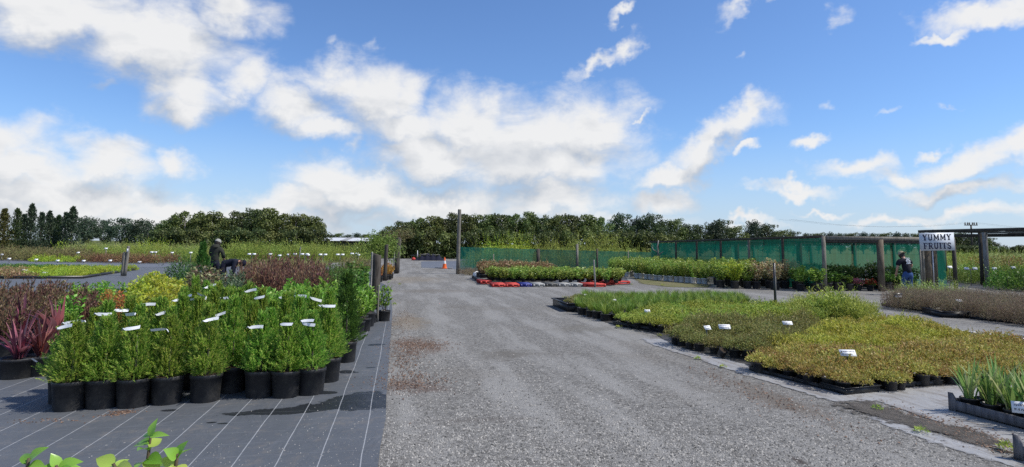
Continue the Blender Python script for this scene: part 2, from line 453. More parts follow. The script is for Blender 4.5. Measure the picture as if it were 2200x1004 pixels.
M['brown_post'] = woodmat('brown_post', (0.11, 0.085, 0.06), (0.19, 0.16, 0.12))
M['grey_timber'] = woodmat('grey_timber', (0.15, 0.14, 0.13), (0.36, 0.345, 0.32))
M['crate'] = woodmat('grey_crate_wood', (0.085, 0.08, 0.085), (0.22, 0.21, 0.215))
M['bark'] = woodmat('bark', (0.07, 0.06, 0.05), (0.16, 0.145, 0.125))
M['grey_bark'] = woodmat('grey_bark', (0.16, 0.15, 0.135), (0.32, 0.30, 0.27))
M['twig'] = plain('twig', (0.10, 0.075, 0.05), 0.8, 0.2, 0.3, 10)
M['net'] = netmat('green_net', (0.016, 0.165, 0.125), 0.70)
M['net2'] = netmat('green_wall_net', (0.018, 0.215, 0.145), 0.54, 0.5)
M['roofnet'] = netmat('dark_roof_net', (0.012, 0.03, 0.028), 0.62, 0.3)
M['red'] = plain('red_plastic', (0.46, 0.050, 0.040), 0.6, 0.3, 0.35, 5)
M['blue'] = plain('blue_plastic', (0.03, 0.04, 0.22), 0.45, 0.4, 0.2, 3)
M['greyp'] = plain('grey_plastic', (0.30, 0.30, 0.29), 0.6, 0.3, 0.3, 3)
M['dgreyp'] = plain('dark_grey_plastic', (0.10, 0.10, 0.095), 0.6, 0.3, 0.3, 3)
M['orange'] = plain('orange_plastic', (0.75, 0.13, 0.02), 0.5, 0.4, 0.15, 4)
M['reflect'] = plain('reflective_band', (0.72, 0.70, 0.66), 0.4, 0.5, 0.05, 8)
M['steel'] = plain('galvanised_steel', (0.45, 0.45, 0.45), 0.4, 0.5, 0.2, 5, 0, 0.6)
M['black_metal'] = plain('black_metal', (0.02, 0.02, 0.022), 0.4, 0.5, 0.2, 5)
M['iron_roof'] = plain('pale_iron_roof', (0.60, 0.61, 0.62), 0.45, 0.4, 0.18, 0.5)
M['dark_boards'] = woodmat('dark_boards', (0.035, 0.032, 0.034), (0.075, 0.07, 0.07))
M['skin'] = plain('skin', (0.42, 0.24, 0.17), 0.55, 0.3, 0.08, 12)
M['hair'] = plain('hair', (0.03, 0.022, 0.016), 0.6, 0.3, 0.3, 40)
M['hoodie'] = plain('dark_green_fleece', (0.040, 0.042, 0.034), 0.9, 0.1, 0.3, 10)
M['trouser'] = plain('navy_trousers', (0.016, 0.017, 0.030), 0.85, 0.1, 0.3, 10)
M['jacket'] = plain('navy_jacket', (0.014, 0.016, 0.028), 0.8, 0.15, 0.3, 10)
M['tshirt'] = plain('black_cotton', (0.018, 0.019, 0.026), 0.9, 0.1, 0.3, 10)
M['jeans'] = plain('blue_denim', (0.045, 0.085, 0.21), 0.9, 0.1, 0.3, 14)
M['cap'] = plain('khaki_cap', (0.33, 0.28, 0.19), 0.85, 0.1, 0.2, 12)
M['grey_cap'] = plain('grey_cap', (0.30, 0.30, 0.27), 0.85, 0.1, 0.2, 12)
M['shoe'] = plain('dark_shoe', (0.03, 0.025, 0.02), 0.6, 0.3, 0.2, 12)
for nm in ('pale_mat', 'bed_mat', 'lawn', 'soil_mix'):
    softened(M[nm])
# foliage
L_ = leafmat
M['thuja'] = L_('conifer_green', [(0.026, 0.060, 0.012), (0.070, 0.138, 0.020), (0.112, 0.200, 0.026), (0.165, 0.26, 0.038), (0.24, 0.32, 0.065)], 0.42, 0.55, 0.2, 0.2, 2.35)
M['thuja_dark'] = L_('dark_conifer', [(0.022, 0.050, 0.012), (0.040, 0.085, 0.016), (0.06, 0.115, 0.02)], 0.25, 0.55, 0.2, 0.2)
M['laurel'] = L_('laurel_green', [(0.060, 0.130, 0.015), (0.095, 0.190, 0.020), (0.135, 0.235, 0.035), (0.19, 0.30, 0.06)], 0.33, 0.38, 0.4, 0.2)
M['bronze'] = L_('bronze_leaf', [(0.055, 0.026, 0.020), (0.095, 0.045, 0.030), (0.14, 0.075, 0.045), (0.19, 0.13, 0.075), (0.10, 0.035, 0.045)], 0.25, 0.5, 0.25)
M['burgundy'] = L_('burgundy_leaf', [(0.055, 0.026, 0.020), (0.090, 0.045, 0.032), (0.12, 0.065, 0.042), (0.085, 0.082, 0.032), (0.15, 0.09, 0.065)], 0.25, 0.45, 0.3)
M['flax'] = L_('red_flax_blade', [(0.10, 0.022, 0.026), (0.19, 0.040, 0.045), (0.27, 0.075, 0.075), (0.34, 0.16, 0.15), (0.06, 0.018, 0.026)], 0.3, 0.35, 0.45, .25, 1.7)
M['yellow'] = L_('yellow_leaf', [(0.22, 0.24, 0.02), (0.34, 0.34, 0.03), (0.16, 0.22, 0.025), (0.44, 0.42, 0.07)], 0.35, 0.45, 0.3)
M['cream_edge'] = L_('dark_cream_edged_leaf', [(0.03, 0.03, 0.015), (0.06, 0.03, 0.025), (0.045, 0.055, 0.02), (0.34, 0.32, 0.14), (0.10, 0.045, 0.035)], 0.25, 0.4, 0.35)
M['grey_leaf'] = L_('grey_green_leaf', [(0.030, 0.055, 0.025), (0.055, 0.085, 0.045), (0.12, 0.15, 0.09), (0.04, 0.07, 0.03)], 0.25, 0.45, 0.3)
M['mid_green'] = L_('mid_green_leaf', [(0.030, 0.070, 0.012), (0.055, 0.110, 0.018), (0.085, 0.150, 0.025)], 0.3, 0.45, 0.3)
M['dark_green'] = L_('dark_green_leaf', [(0.018, 0.042, 0.011), (0.032, 0.066, 0.015), (0.05, 0.095, 0.02)], 0.25, 0.45, 0.35)
M['citrus'] = L_('citrus_leaf', [(0.062, 0.105, 0.016), (0.105, 0.160, 0.024), (0.155, 0.215, 0.034), (0.23, 0.275, 0.07)], 0.3, 0.4, 0.4)
M['lime'] = L_('lime_leaf', [(0.12, 0.17, 0.02), (0.18, 0.23, 0.025), (0.25, 0.28, 0.03)], 0.33, 0.45, 0.3)
M['variegated'] = L_('variegated_leaf', [(0.12, 0.12, 0.04), (0.28, 0.24, 0.11), (0.40, 0.33, 0.20), (0.16, 0.15, 0.05), (0.25, 0.15, 0.09)], 0.3, 0.45, 0.3)
M['photinia'] = L_('copper_new_leaf', [(0.13, 0.075, 0.03), (0.22, 0.12, 0.07), (0.10, 0.11, 0.03), (0.30, 0.19, 0.12), (0.075, 0.10, 0.025)], 0.3, 0.42, 0.35)
M['grass'] = L_('grass_blade', [(0.045, 0.085, 0.012), (0.075, 0.125, 0.016), (0.11, 0.160, 0.022), (0.16, 0.20, 0.05)], 0.33, 0.45, 0.3)
M['cover_light'] = L_('light_green_creeper', [(0.075, 0.105, 0.018), (0.12, 0.155, 0.026), (0.17, 0.20, 0.035), (0.21, 0.24, 0.055)], 0.3, 0.5, 0.25, .25, 2.4)
M['feathery'] = L_('feathery_green', [(0.085, 0.11, 0.022), (0.14, 0.165, 0.03), (0.20, 0.22, 0.045)], 0.3, 0.5, 0.25, .25, 2.4)
M['cover_brown'] = L_('brown_green_creeper', [(0.065, 0.072, 0.022), (0.095, 0.098, 0.028), (0.115, 0.096, 0.036), (0.125, 0.142, 0.04), (0.10, 0.085, 0.03)], 0.28, 0.5, 0.25, .25, 2.4)
M['cover_olive'] = L_('yellow_olive_creeper', [(0.11, 0.115, 0.018), (0.155, 0.155, 0.024), (0.20, 0.19, 0.03), (0.23, 0.20, 0.05)], 0.3, 0.5, 0.25, .25, 2.4)
M['cover_gold'] = L_('golden_brown_creeper', [(0.10, 0.09, 0.02), (0.16, 0.132, 0.028), (0.21, 0.165, 0.042), (0.27, 0.205, 0.075), (0.115, 0.125, 0.028), (0.17, 0.16, 0.04), (0.20, 0.125, 0.05)], 0.28, 0.5, 0.25, .25, 2.4)
M['iris'] = L_('iris_blade', [(0.045, 0.095, 0.022), (0.075, 0.135, 0.03), (0.12, 0.18, 0.045), (0.22, 0.23, 0.10)], 0.3, 0.4, 0.4)
M['heath'] = L_('brown_heath', [(0.080, 0.062, 0.042), (0.115, 0.090, 0.060), (0.155, 0.125, 0.085), (0.10, 0.10, 0.05), (0.13, 0.085, 0.07)], 0.25, 0.6, 0.15)
M['field_green'] = L_('field_green', [(0.085, 0.115, 0.024), (0.12, 0.15, 0.03), (0.155, 0.175, 0.04)], 0.3, 0.5, 0.2, .25, 2.4)
M['field_pale'] = L_('field_pale_green', [(0.10, 0.12, 0.04), (0.135, 0.15, 0.05), (0.17, 0.18, 0.07)], 0.3, 0.5, 0.2, .25, 2.4)
M['field_brown'] = L_('field_brown', [(0.075, 0.065, 0.028), (0.105, 0.085, 0.04), (0.10, 0.105, 0.035)], 0.25, 0.5, 0.2, .25, 2.4)
M['field_red'] = L_('field_red_brown', [(0.085, 0.040, 0.026), (0.12, 0.06, 0.035), (0.10, 0.08, 0.035)], 0.25, 0.5, 0.2, .25, 2.4)
M['orange_leaf'] = L_('orange_leaf', [(0.30, 0.08, 0.03), (0.36, 0.13, 0.04), (0.25, 0.15, 0.04), (0.12, 0.12, 0.03)], 0.3, 0.45, 0.25)
M['tree_a'] = L_('olive_tree_leaf', [(0.030, 0.046, 0.012), (0.052, 0.072, 0.018), (0.078, 0.098, 0.026), (0.10, 0.118, 0.038)], 0.22, 0.5, 0.25, .25, 2.05)
M['tree_b'] = L_('dark_tree_leaf', [(0.018, 0.030, 0.012), (0.032, 0.048, 0.018), (0.05, 0.068, 0.026)], 0.2, 0.5, 0.25, .25, 2.05)
M['tree_c'] = L_('blue_dark_conifer', [(0.014, 0.026, 0.016), (0.028, 0.044, 0.026), (0.045, 0.06, 0.036)], 0.15, 0.5, 0.2, .25, 2.05)
M['tree_brown'] = L_('rusty_cypress', [(0.05, 0.055, 0.016), (0.075, 0.072, 0.022), (0.045, 0.058, 0.018)], 0.2, 0.5, 0.2, .25, 2.05)
M['hedge'] = L_('hedge_leaf', [(0.022, 0.033, 0.011), (0.040, 0.053, 0.017), (0.062, 0.074, 0.024)], 0.2, 0.5, 0.25, .25, 2.05)
M['climber'] = L_('climber_leaf', [(0.06, 0.105, 0.02), (0.095, 0.15, 0.03), (0.13, 0.19, 0.045)], 0.33, 0.45, 0.3)
M['citrusy'] = L_('glossy_lime_leaf', [(0.085, 0.185, 0.022), (0.12, 0.24, 0.03), (0.16, 0.29, 0.045), (0.24, 0.33, 0.06)], 0.36, 0.3, 0.5, 0.1)
M['petal_red'] = L_('red_petal', [(0.35, 0.02, 0.03), (0.45, 0.04, 0.05), (0.10, 0.08, 0.03)], 0.2, 0.5, 0.2, .25, 1.0)
M['petal_pink'] = L_('pink_petal', [(0.50, 0.16, 0.20), (0.6, 0.25, 0.28), (0.4, 0.10, 0.15)], 0.2, 0.5, 0.2, .25, 1.0)
M['petal_white'] = L_('white_petal', [(0.7, 0.7, 0.66), (0.6, 0.62, 0.55)], 0.2, 0.5, 0.2, .25, 1.0)
M['petal_orange'] = L_('orange_petal', [(0.16, 0.17, 0.05), (0.40, 0.17, 0.05), (0.13, 0.15, 0.04), (0.19, 0.19, 0.06), (0.36, 0.24, 0.06)], 0.2, 0.5, 0.2, .25, 1.0)
M['chip'] = L_('fallen_chip', [(0.085, 0.05, 0.035), (0.14, 0.085, 0.06), (0.26, 0.18, 0.13), (0.06, 0.04, 0.033)], 0.0, 0.8, 0.2, 0.0, 1.0)
M['stone'] = L_('loose_stone', [(0.10, 0.10, 0.097), (0.19, 0.187, 0.18), (0.28, 0.275, 0.26), (0.38, 0.365, 0.34)], 0.0, 0.9, 0.15, 0.0, .95)

# ------------------------------------------------------------------ mesh building
class MB:
    def __init__(s):
        s.vs, s.fs, s.n = [], [], 0
    def add(s, V, Fc):
        V = np.asarray(V, dtype=np.float64).reshape(-1, 3)
        for f in Fc:
            s.fs.append(np.asarray(f, dtype=np.int64).reshape(-1, np.asarray(f).shape[-1]) + s.n)
        s.vs.append(V); s.n += len(V)
    def polys(s, V):
        """V: (n, k, 3), n separate k-gons"""
        n, k = V.shape[:2]
        if n:
            s.add(V.reshape(-1, 3), [np.arange(n*k).reshape(n, k)])
    def box(s, c, size, rz=0.0, ax=None):
        c = Vector(c)
        x, y, z = (Vector((math.cos(rz), math.sin(rz), 0)), Vector((-math.sin(rz), math.cos(rz), 0)), Vector((0, 0, 1))) if ax is None else ax
        hx, hy, hz = size[0]/2, size[1]/2, size[2]/2
        V = [c + x*(i*hx) + y*(j*hy) + z*(k*hz) for i in (-1, 1) for j in (-1, 1) for k in (-1, 1)]
        s.add(np.array([tuple(v) for v in V]), [[(0, 1, 3, 2), (4, 6, 7, 5), (0, 4, 5, 1), (2, 3, 7, 6), (0, 2, 6, 4), (1, 5, 7, 3)]])
    def beam(s, a, b, wd, h):
        """square timber from a to b; wd across, h upright"""
        a, b = Vector(a), Vector(b)
        y = (b-a); L = y.length; y.normalize()
        up = Vector((0, 0, 1)) if abs(y.z) < 0.95 else Vector((1, 0, 0))
        x = y.cross(up).normalized(); z = x.cross(y)
        s.box((a+b)/2, (wd, L, h), ax=(x, y, z))
    def tube(s, pts, rad, n=8, cap=True):
        pts = [Vector(p) for p in pts]
        if not hasattr(rad, '__len__'):
            rad = [rad]*len(pts)
        V = []
        ref = Vector((0.3, 0.9, 0.2))
        for i, p in enumerate(pts):
            t = (pts[min(i+1, len(pts)-1)] - pts[max(i-1, 0)]).normalized()
            x = t.cross(ref)
            if x.length < 1e-3:
                x = t.cross(Vector((1, 0, 0)))
            x.normalize(); y = t.cross(x)
            for j in range(n):
                a = 2*math.pi*j/n
                V.append(tuple(p + x*(rad[i]*math.cos(a)) + y*(rad[i]*math.sin(a))))
        Fq = [(i*n+j, i*n+(j+1) % n, (i+1)*n+(j+1) % n, (i+1)*n+j) for i in range(len(pts)-1) for j in range(n)]
        fs = [Fq]
        if cap:
            fs.append([tuple(range(n-1, -1, -1)), tuple(range((len(pts)-1)*n, len(pts)*n))])
        s.add(np.array(V), fs)
    def lathe(s, prof, n=20, c=(0, 0, 0)):
        V = [(c[0]+r*math.cos(2*math.pi*j/n), c[1]+r*math.sin(2*math.pi*j/n), c[2]+z) for r, z in prof for j in range(n)]
        Fq = [(i*n+j, i*n+(j+1) % n, (i+1)*n+(j+1) % n, (i+1)*n+j) for i in range(len(prof)-1) for j in range(n)]
        s.add(np.array(V), [Fq])
    def leaves(s, P, Dv, L, W, rng, lift=0.12, flat=0.5, norm=None):
        """folded rhombic leaves from base points P along Dv"""
        P = np.asarray(P, float); Dv = np.asarray(Dv, float)
        n = len(P)
        if n == 0:
            return
        Dv = Dv/np.maximum(np.linalg.norm(Dv, axis=1, keepdims=True), 1e-6)
        R = rng.normal(size=(n, 3)); R[:, 2] += flat*2
        if norm is not None:
            R = R*0.45 + norm*1.6
        S = np.cross(Dv, R); S /= np.maximum(np.linalg.norm(S, axis=1, keepdims=True), 1e-6)
        N = np.cross(S, Dv)
        L = (L*rng.uniform(0.7, 1.25, n))[:, None]; Wd = (W*rng.uniform(0.75, 1.2, n))[:, None]
        tip = P + Dv*L - N*L*rng.uniform(-0.1, 0.3, n)[:, None]
        mid = P + Dv*L*0.48 + N*Wd*lift
        V = np.stack([P, mid + S*Wd*0.5, tip, mid - S*Wd*0.5], axis=1)
        s.polys(V)
    def sheet(s, pts, z):
        s.add(np.array([(p[0], p[1], z) for p in pts]), [[tuple(range(len(pts)))]])
    def mesh(s, name, mat, smooth=False):
        me = bpy.data.meshes.new(name)
        if s.n:
            V = np.concatenate(s.vs)
            loops = np.concatenate([f.reshape(-1) for f in s.fs])
            cnt = np.concatenate([np.full(len(f), f.shape[1]) for f in s.fs])
            me.vertices.add(len(V)); me.vertices.foreach_set('co', V.reshape(-1))
            me.loops.add(len(loops)); me.loops.foreach_set('vertex_index', loops.astype(np.int32))
            me.polygons.add(len(cnt))
            st_ = np.concatenate([[0], np.cumsum(cnt)[:-1]])
            me.polygons.foreach_set('loop_start', st_.astype(np.int32))
            if smooth:
                me.polygons.foreach_set('use_smooth', np.ones(len(cnt), dtype=bool))
            me.update(calc_edges=True)
            me.validate()
        if mat is not None:
            me.materials.append(M[mat] if isinstance(mat, str) else mat)
        return me

def link(name, me, parent=None, loc=None, rz=0.0):
    o = bpy.data.objects.new(name, me)
    COL.objects.link(o)
    if parent is not None:
        o.parent = parent
    if loc is not None:
        o.location = loc
    o.rotation_euler = (0, 0, rz)
    return o
def tag(o, label, cat, group=None, kind=None):
    o['label'] = label; o['category'] = cat
    if group: o['group'] = group
    if kind: o['kind'] = kind
    return o
def thing(name, label, cat, loc=(0, 0, 0), rz=0.0, group=None, scale=1.0):
    o = bpy.data.objects.new(name, None)
    o.empty_display_size = 0.1
    COL.objects.link(o)
    o.location = loc; o.rotation_euler = (0, 0, rz); o.scale = (scale,)*3
    return tag(o, label, cat, group)
def part(name, mb, mat, parent, smooth=False):
    return link(name, mb.mesh(name, mat, smooth), parent)
def struct(name, mb, mat):
    o = link(name, mb.mesh(name, mat)); o['kind'] = 'structure'
    return o
R = random.Random(7)
def rg(seed):
    return np.random.default_rng(seed)

# ---- plants as shared meshes
def u3(rng, n):
    v = rng.normal(size=(n, 3))
    return v/np.linalg.norm(v, axis=1, keepdims=True)
def conifer_leaves(h, r, n, seed, L=0.15, slim=False, fine=1.0):
    """flat feathery sprays standing up and out round a leader, pointed at the top"""
    rng = rg(seed); mb = MB()
    t = rng.uniform(0, 1, n)**1.3
    t[:n//16] = rng.uniform(.86, 1.0, n//16)
    z = t*h*.90
    prof = np.minimum(1.0, 0.80+t*1.5)*np.clip(1.0-t, 0, 1)**(1.0 if not slim else 0.6)*(1.12 if not slim else 1.0)
    ph = rng.uniform(0, 2*math.pi, n)
    lump = 1 + 0.20*np.sin(ph*2+seed) * np.sin(t*7+seed*1.7) + .12*rng.normal(size=n)
    rad = r*prof*lump
    k = rng.uniform(0.25, 0.85, n)
    B = np.stack([np.cos(ph)*rad*k, np.sin(ph)*rad*k, z+0.01], 1)
    up = rng.uniform(0.5, 1.7, n) + t*2.4
    Dv = np.stack([np.cos(ph), np.sin(ph), up], 1) + rng.normal(size=(n, 3))*0.22
    Dv /= np.linalg.norm(Dv, axis=1, keepdims=True)
    tang = np.stack([-np.sin(ph), np.cos(ph), np.zeros(n)], 1)
    S = np.cross(Dv, tang + u3(rng, n)*.9); S /= np.linalg.norm(S, axis=1, keepdims=True)
    N = np.cross(S, Dv)
    ll = L*rng.uniform(0.65, 1.35, n)*(1-0.35*t)
    for j in range(8):
        f = 0.10+0.115*j
        for sg in (-1, 1):
            P = B + Dv*(ll*f)[:, None]
            d = Dv*0.85 + S*sg*(0.62-.25*f) + rng.normal(size=(n, 3))*0.10
            mb.leaves(P, d, L*0.36*(1.15-0.6*f)*fine, L*0.062*fine, rng, 0.1, 0.1, N)
    mb.leaves(B+Dv*(ll*0.85)[:, None], Dv, L*0.3, L*0.055, rng, 0.1, 0.1, N)
    return mb
def stems_of(h, r, n, seed, z0=0.0, lean=1.0, rad=0.004, curve=0.3, low=0.7):
    rng = rg(seed); mb = MB(); paths = []
    for i in range(n):
        a = rng.uniform(0, 2*math.pi); rr = r*math.sqrt(rng.uniform(0, 1))*lean
        hh = h*rng.uniform(low, 1.0)*(1-0.22*(rr/max(r, 1e-3))**2)
        p0 = np.array([math.cos(a)*rr*0.12, math.sin(a)*rr*0.12, z0])
        p2 = np.array([math.cos(a)*rr, math.sin(a)*rr, z0+hh])
        p1 = (p0+p2)/2 + np.array([math.cos(a)*rr*curve, math.sin(a)*rr*curve, 0])
        ts = np.linspace(0, 1, 5)[:, None]
        pts = p0*(1-ts)**2 + 2*p1*ts*(1-ts) + p2*ts**2
        paths.append(pts)
        mb.tube(pts, [rad, rad*.9, rad*.8, rad*.6, rad*.35], 4, False)
    return paths, mb
def leafy(paths, per, L, W, seed, t0=0.25, out=0.7, up=0.5, droop=0.0, flat=0.5, tipbias=1.0, jit=0.3):
    rng = rg(seed); mb = MB(); P = []; Dd = []
    for pts in paths:
        t = t0 + (1-t0)*rng.uniform(0, 1, per)**(1/tipbias)
        f = t*(len(pts)-1); i = np.minimum(f.astype(int), len(pts)-2); f = (f-i)[:, None]
        p = pts[i]*(1-f) + pts[i+1]*f
        tan = pts[i+1]-pts[i]; tan /= np.linalg.norm(tan, axis=1, keepdims=True)
        a = rng.uniform(0, 2*math.pi, per)
        o = np.stack([np.cos(a), np.sin(a), np.full(per, -droop)], 1)
        Dd.append(o*out + tan*up + rng.normal(size=(per, 3))*jit*0.5); P.append(p + rng.normal(size=(per, 3))*L*0.12)
    mb.leaves(np.concatenate(P), np.concatenate(Dd), L, W, rng, 0.15, flat)
    return mb
def blades(n, L, W, seed, spread=0.5, bend=0.6, z0=0.0, base=0.03, low=0.6, seg=4):
    rng = rg(seed); mb = MB()
    a = rng.uniform(0, 2*math.pi, n); sp = spread*rng.uniform(0.1, 1.0, n)
    ll = L*rng.uniform(low, 1.1, n); wd = W*rng.uniform(0.7, 1.2, n)
    rad = np.stack([np.cos(a), np.sin(a), np.zeros(n)], 1)
    side = np.stack([-np.sin(a+rng.normal(size=n)*.6), np.cos(a+rng.normal(size=n)*.6), np.zeros(n)], 1)
    p = rad*(base*rng.uniform(0, 1, n))[:, None]; p[:, 2] += z0
    V = []
    for i in range(seg+1):
        f = i/seg
        wv_ = (wd*(0.55+0.9*f if f < 0.5 else max(0.03, 2*(1-f)))*0.5)[:, None]
        V.append(p - side*wv_); V.append(p + side*wv_)
        th = sp*(0.5+f*bend*1.8)
        d = rad*np.sin(th)[:, None]; d[:, 2] += np.cos(th)
        p = p + d*(ll/seg)[:, None]
    V = np.stack(V, 1)                                  # n, 2(seg+1), 3
    k = 2*(seg+1)
    Fq = np.array([(2*i, 2*i+1, 2*i+3, 2*i+2) for i in range(seg)])
    mb.add(V.reshape(-1, 3), [(Fq[None]+(np.arange(n)*k)[:, None, None]).reshape(-1, 4)])
    return mb
def mound(r, h, n, L, W, seed, z0=0.0, up=0.8, sprigs=0, lumpy=0.3, lowf=0.25):
    rng = rg(seed); mb = MB()
    a = rng.uniform(0, 2*math.pi, n); q_ = np.sqrt(rng.uniform(0, 1, n))
    top = h*(1-0.55*q_**2.2)*(1+lumpy*np.sin(a*2+seed)*q_ + lumpy*rng.normal(size=n)*0.35)
    P = np.stack([np.cos(a)*r*q_, np.sin(a)*r*q_, z0 + top*rng.uniform(lowf, 1.0, n)], 1)
    Dv = np.stack([np.cos(a)*q_, np.sin(a)*q_, np.full(n, up)], 1) + rng.normal(size=(n, 3))*0.55
    mb.leaves(P, Dv, L, W, rng, 0.15, 1.1)
    for i in range(sprigs):
        a = rng.uniform(0, 2*math.pi); rr = r*rng.uniform(0, 1.1)
        ln = h*rng.uniform(0.5, 1.1)
        b = np.array([math.cos(a)*rr, math.sin(a)*rr, z0+h*0.45]); d = np.array([math.cos(a)*0.5, math.sin(a)*0.5, 0.9])+rng.normal(size=3)*0.3
        d /= np.linalg.norm(d)
        t = np.linspace(0.1, 1, 12)
        P = b + d*(t*ln)[:, None]
        Dd = d + u3(rng, 12)*0.9
        mb.leaves(P, Dd, L*0.8, W*0.8, rng)
    return mb
def pot_mesh(r, h, name='pot', mat='pot', n=20):
    mb = MB()
    mb.lathe([(0.0, 0.0), (r*0.84, 0.0), (r*0.855, h*0.02), (r*0.955, h*0.86), (r*1.0, h*0.87), (r*1.005, h*0.985), (r*0.99, h), (r*0.955, h), (r*0.93, h*0.88), (0.0, h*0.88)], n)
    return mb.mesh(name, mat, False)
def soil_mesh(r, h, n=14):
    mb = MB()
    mb.lathe([(r*0.925, h*0.885), (r*0.6, h*0.925), (0.0, h*0.94)], n)
    return mb.mesh('soil', 'soil', True)
def copy_tree(o, parent=None):
    c = o.copy()
    COL.objects.link(c)
    if parent is not None:
        c.parent = parent
    for ch in o.children:
        copy_tree(ch, c)
    return c
BEDN = []
class Kind:
    """one kind of plant: its variants are built once, then copied"""
    def __init__(s, name, cat, label, group, variants):
        s.name, s.cat, s.label, s.group, s.variants = name, cat, label, group, variants
        s.protos = {}
    def put(s, p, rng=None, scale=None, rz=None, label=None, group=None, spin=True):
        rng = rng or R
        i = rng.randrange(len(s.variants))
        sca = scale if scale is not None else rng.uniform(0.88, 1.1)
        if i not in s.protos:
            o = thing(s.name, s.label, s.cat)
            for (nm, me) in s.variants[i]:
                link(nm, me, o)
            s.protos[i] = o
        else:
            o = copy_tree(s.protos[i])
        o.location = p; o.scale = (sca,)*3
        o.rotation_euler = (0, 0, rng.uniform(0, 6.28) if rz is None else rz)
        o['label'] = label or s.label
        g = group or s.group
        if g: o['group'] = g
        return o
def inside(p, poly):
    c = False; j = len(poly)-1
    for i in range(len(poly)):
        a, b = poly[i], poly[j]
        if (a[1] > p[1]) != (b[1] > p[1]) and p[0] < (b[0]-a[0])*(p[1]-a[1])/(b[1]-a[1])+a[0]:
            c = not c
        j = i
    return c
def bed(kind, poly, ds, dt=None, jit=0.15, seed=1, scale=(0.9, 1.1), avoid=None, z=0.0, stagger=True, most=290, label=None, group=None, wave=0.0, thin=0.0):
    """set plants out in rows along the road inside a ground polygon"""
    rng = random.Random(seed)
    dt = dt or ds
    S = [p.dot(EP) for p in poly]; Tt = [p.dot(ER) for p in poly]
    pts = []; j = 0
    t = min(Tt)+dt*0.4
    while t < max(Tt):
        s_ = min(S)+ds*0.4 + (ds*0.5 if (j % 2 and stagger) else 0)
        while s_ < max(S):
            p = EP*(s_+rng.uniform(-jit, jit)*ds) + ER*(t+rng.uniform(-jit, jit)*dt)
            if inside(p, poly) and not (avoid and avoid(p)) and rng.random() >= thin:
                pts.append(p)
            s_ += ds
        t += dt; j += 1
    pts.sort(key=lambda p: p.y)
    BEDN.append((kind.label, len(pts)))
    out = []
    for p in pts[:most]:
        sc_ = rng.uniform(*scale)
        if wave:
            sc_ *= 1 + wave*(math.sin(p.x*3.1+p.y*1.3+seed)*.6 + math.sin(p.x*1.1-p.y*2.3+seed*2)*.6)
        out.append(kind.put((p.x, p.y, z), rng, sc_, label=label, group=group))
    return out
def PG(*uv):
    return [G(u, v) for u, v in uv]
def PD(*ud):
    return [D(u, d) for u, d in ud]

# ------------------------------------------------------------------ the setting: ground, yard, mats
mb = MB(); mb.sheet([(-1500, -60), (1500, -60), (1500, 3000), (-1500, 3000)], -0.016); struct('ground', mb, 'ground')
mb = MB()
yard_poly = [D(-900, 4), D(-400, 3), D(1100, 1.5), D(3300, 3), D(3300, 26), D(2300, 34), D(1900, 44), D(1420, 52), D(1000, 69), D(830, 69), D(800, 60), D(690, 48), D(300, 43), D(-250, 43)]
mb.sheet([(p.x, p.y) for p in yard_poly]+[], -0.008); struct('gravel_yard', mb, 'gravel')
# weed mat on the left, its right edge slightly wavy
mb = MB()
pts = []
for (u, v) in ((790, 1180), (812, 1004), (817, 960), (829, 900), (830, 850), (835, 790), (838, 740), (842, 690), (843, 665), (840, 640), (838, 618)):
    p = G(u, v); pts.append((p.x, p.y))
for p in (D(800, 30), D(790, 41), D(300, 41), D(-250, 41), D(-600, 22), D(-900, 7), D(-700, 3)):
    pts.append((p.x, p.y))
mb.sheet(pts, 0.0); struct('weed_mat', mb, 'mat')
# pale yard cloth strip that crosses behind the left beds
mb = MB(); mb.sheet([(p.x, p.y) for p in PD((-300, 41.2), (385, 39), (392, 50), (-300, 54))], 0.004); struct('yard_path', mb, 'yard')
mb = MB(); mb.sheet([(p.x, p.y) for p in PG((905, 562), (905, 575), (985, 579), (985, 561))], 0.0); struct('yard_mat', mb, 'yard')
# bleached cloth along the bed on the right
def patch(name, uv, z, mat, seed, soft=0.10):
    """a thin layer whose cover thins out raggedly towards its rim"""
    P = PG(*uv); Q = np.array([(p.x, p.y) for p in P])
    lo, hi = Q.min(0)-soft*1.5, Q.max(0)+soft*1.5
    step = max(.05, min(.12, (hi-lo).max()/110))
    nx_, ny_ = int((hi[0]-lo[0])/step)+1, int((hi[1]-lo[1])/step)+1
    X, Y = np.meshgrid(np.linspace(lo[0], hi[0], nx_+1), np.linspace(lo[1], hi[1], ny_+1), indexing='ij')
    pts = np.stack([X.ravel(), Y.ravel()], 1)
    dist = np.full(len(pts), 1e9); ins = np.zeros(len(pts), bool)
    for i in range(len(Q)):
        a_, b_ = Q[i], Q[(i+1) % len(Q)]; ab = b_-a_
        t = np.clip(((pts-a_)@ab)/max(ab@ab, 1e-9), 0, 1)
        dist = np.minimum(dist, np.linalg.norm(pts-(a_+t[:, None]*ab), axis=1))
        c_ = (a_[1] > pts[:, 1]) != (b_[1] > pts[:, 1])
        with np.errstate(divide='ignore', invalid='ignore'):
            xs = ab[0]*(pts[:, 1]-a_[1])/ab[1]+a_[0]
        ins ^= c_ & (pts[:, 0] < xs)
    cov = np.clip(np.where(ins, dist, -dist)/soft*.5+.5, 0, 1)
    idx = np.arange(len(pts)).reshape(nx_+1, ny_+1)
    Fq = np.stack([idx[:-1, :-1], idx[1:, :-1], idx[1:, 1:], idx[:-1, 1:]], -1).reshape(-1, 4)
    keep = cov[Fq].max(1) > 0
    mb_ = MB(); mb_.add(np.concatenate([pts, np.full((len(pts), 1), z)], 1), [Fq[keep]])
    o = struct(name, mb_, mat)
    at_ = o.data.attributes.new('cover', 'FLOAT', 'POINT')
    at_.data.foreach_set('value', cov.astype(np.float32)[:len(o.data.vertices)])
    return o
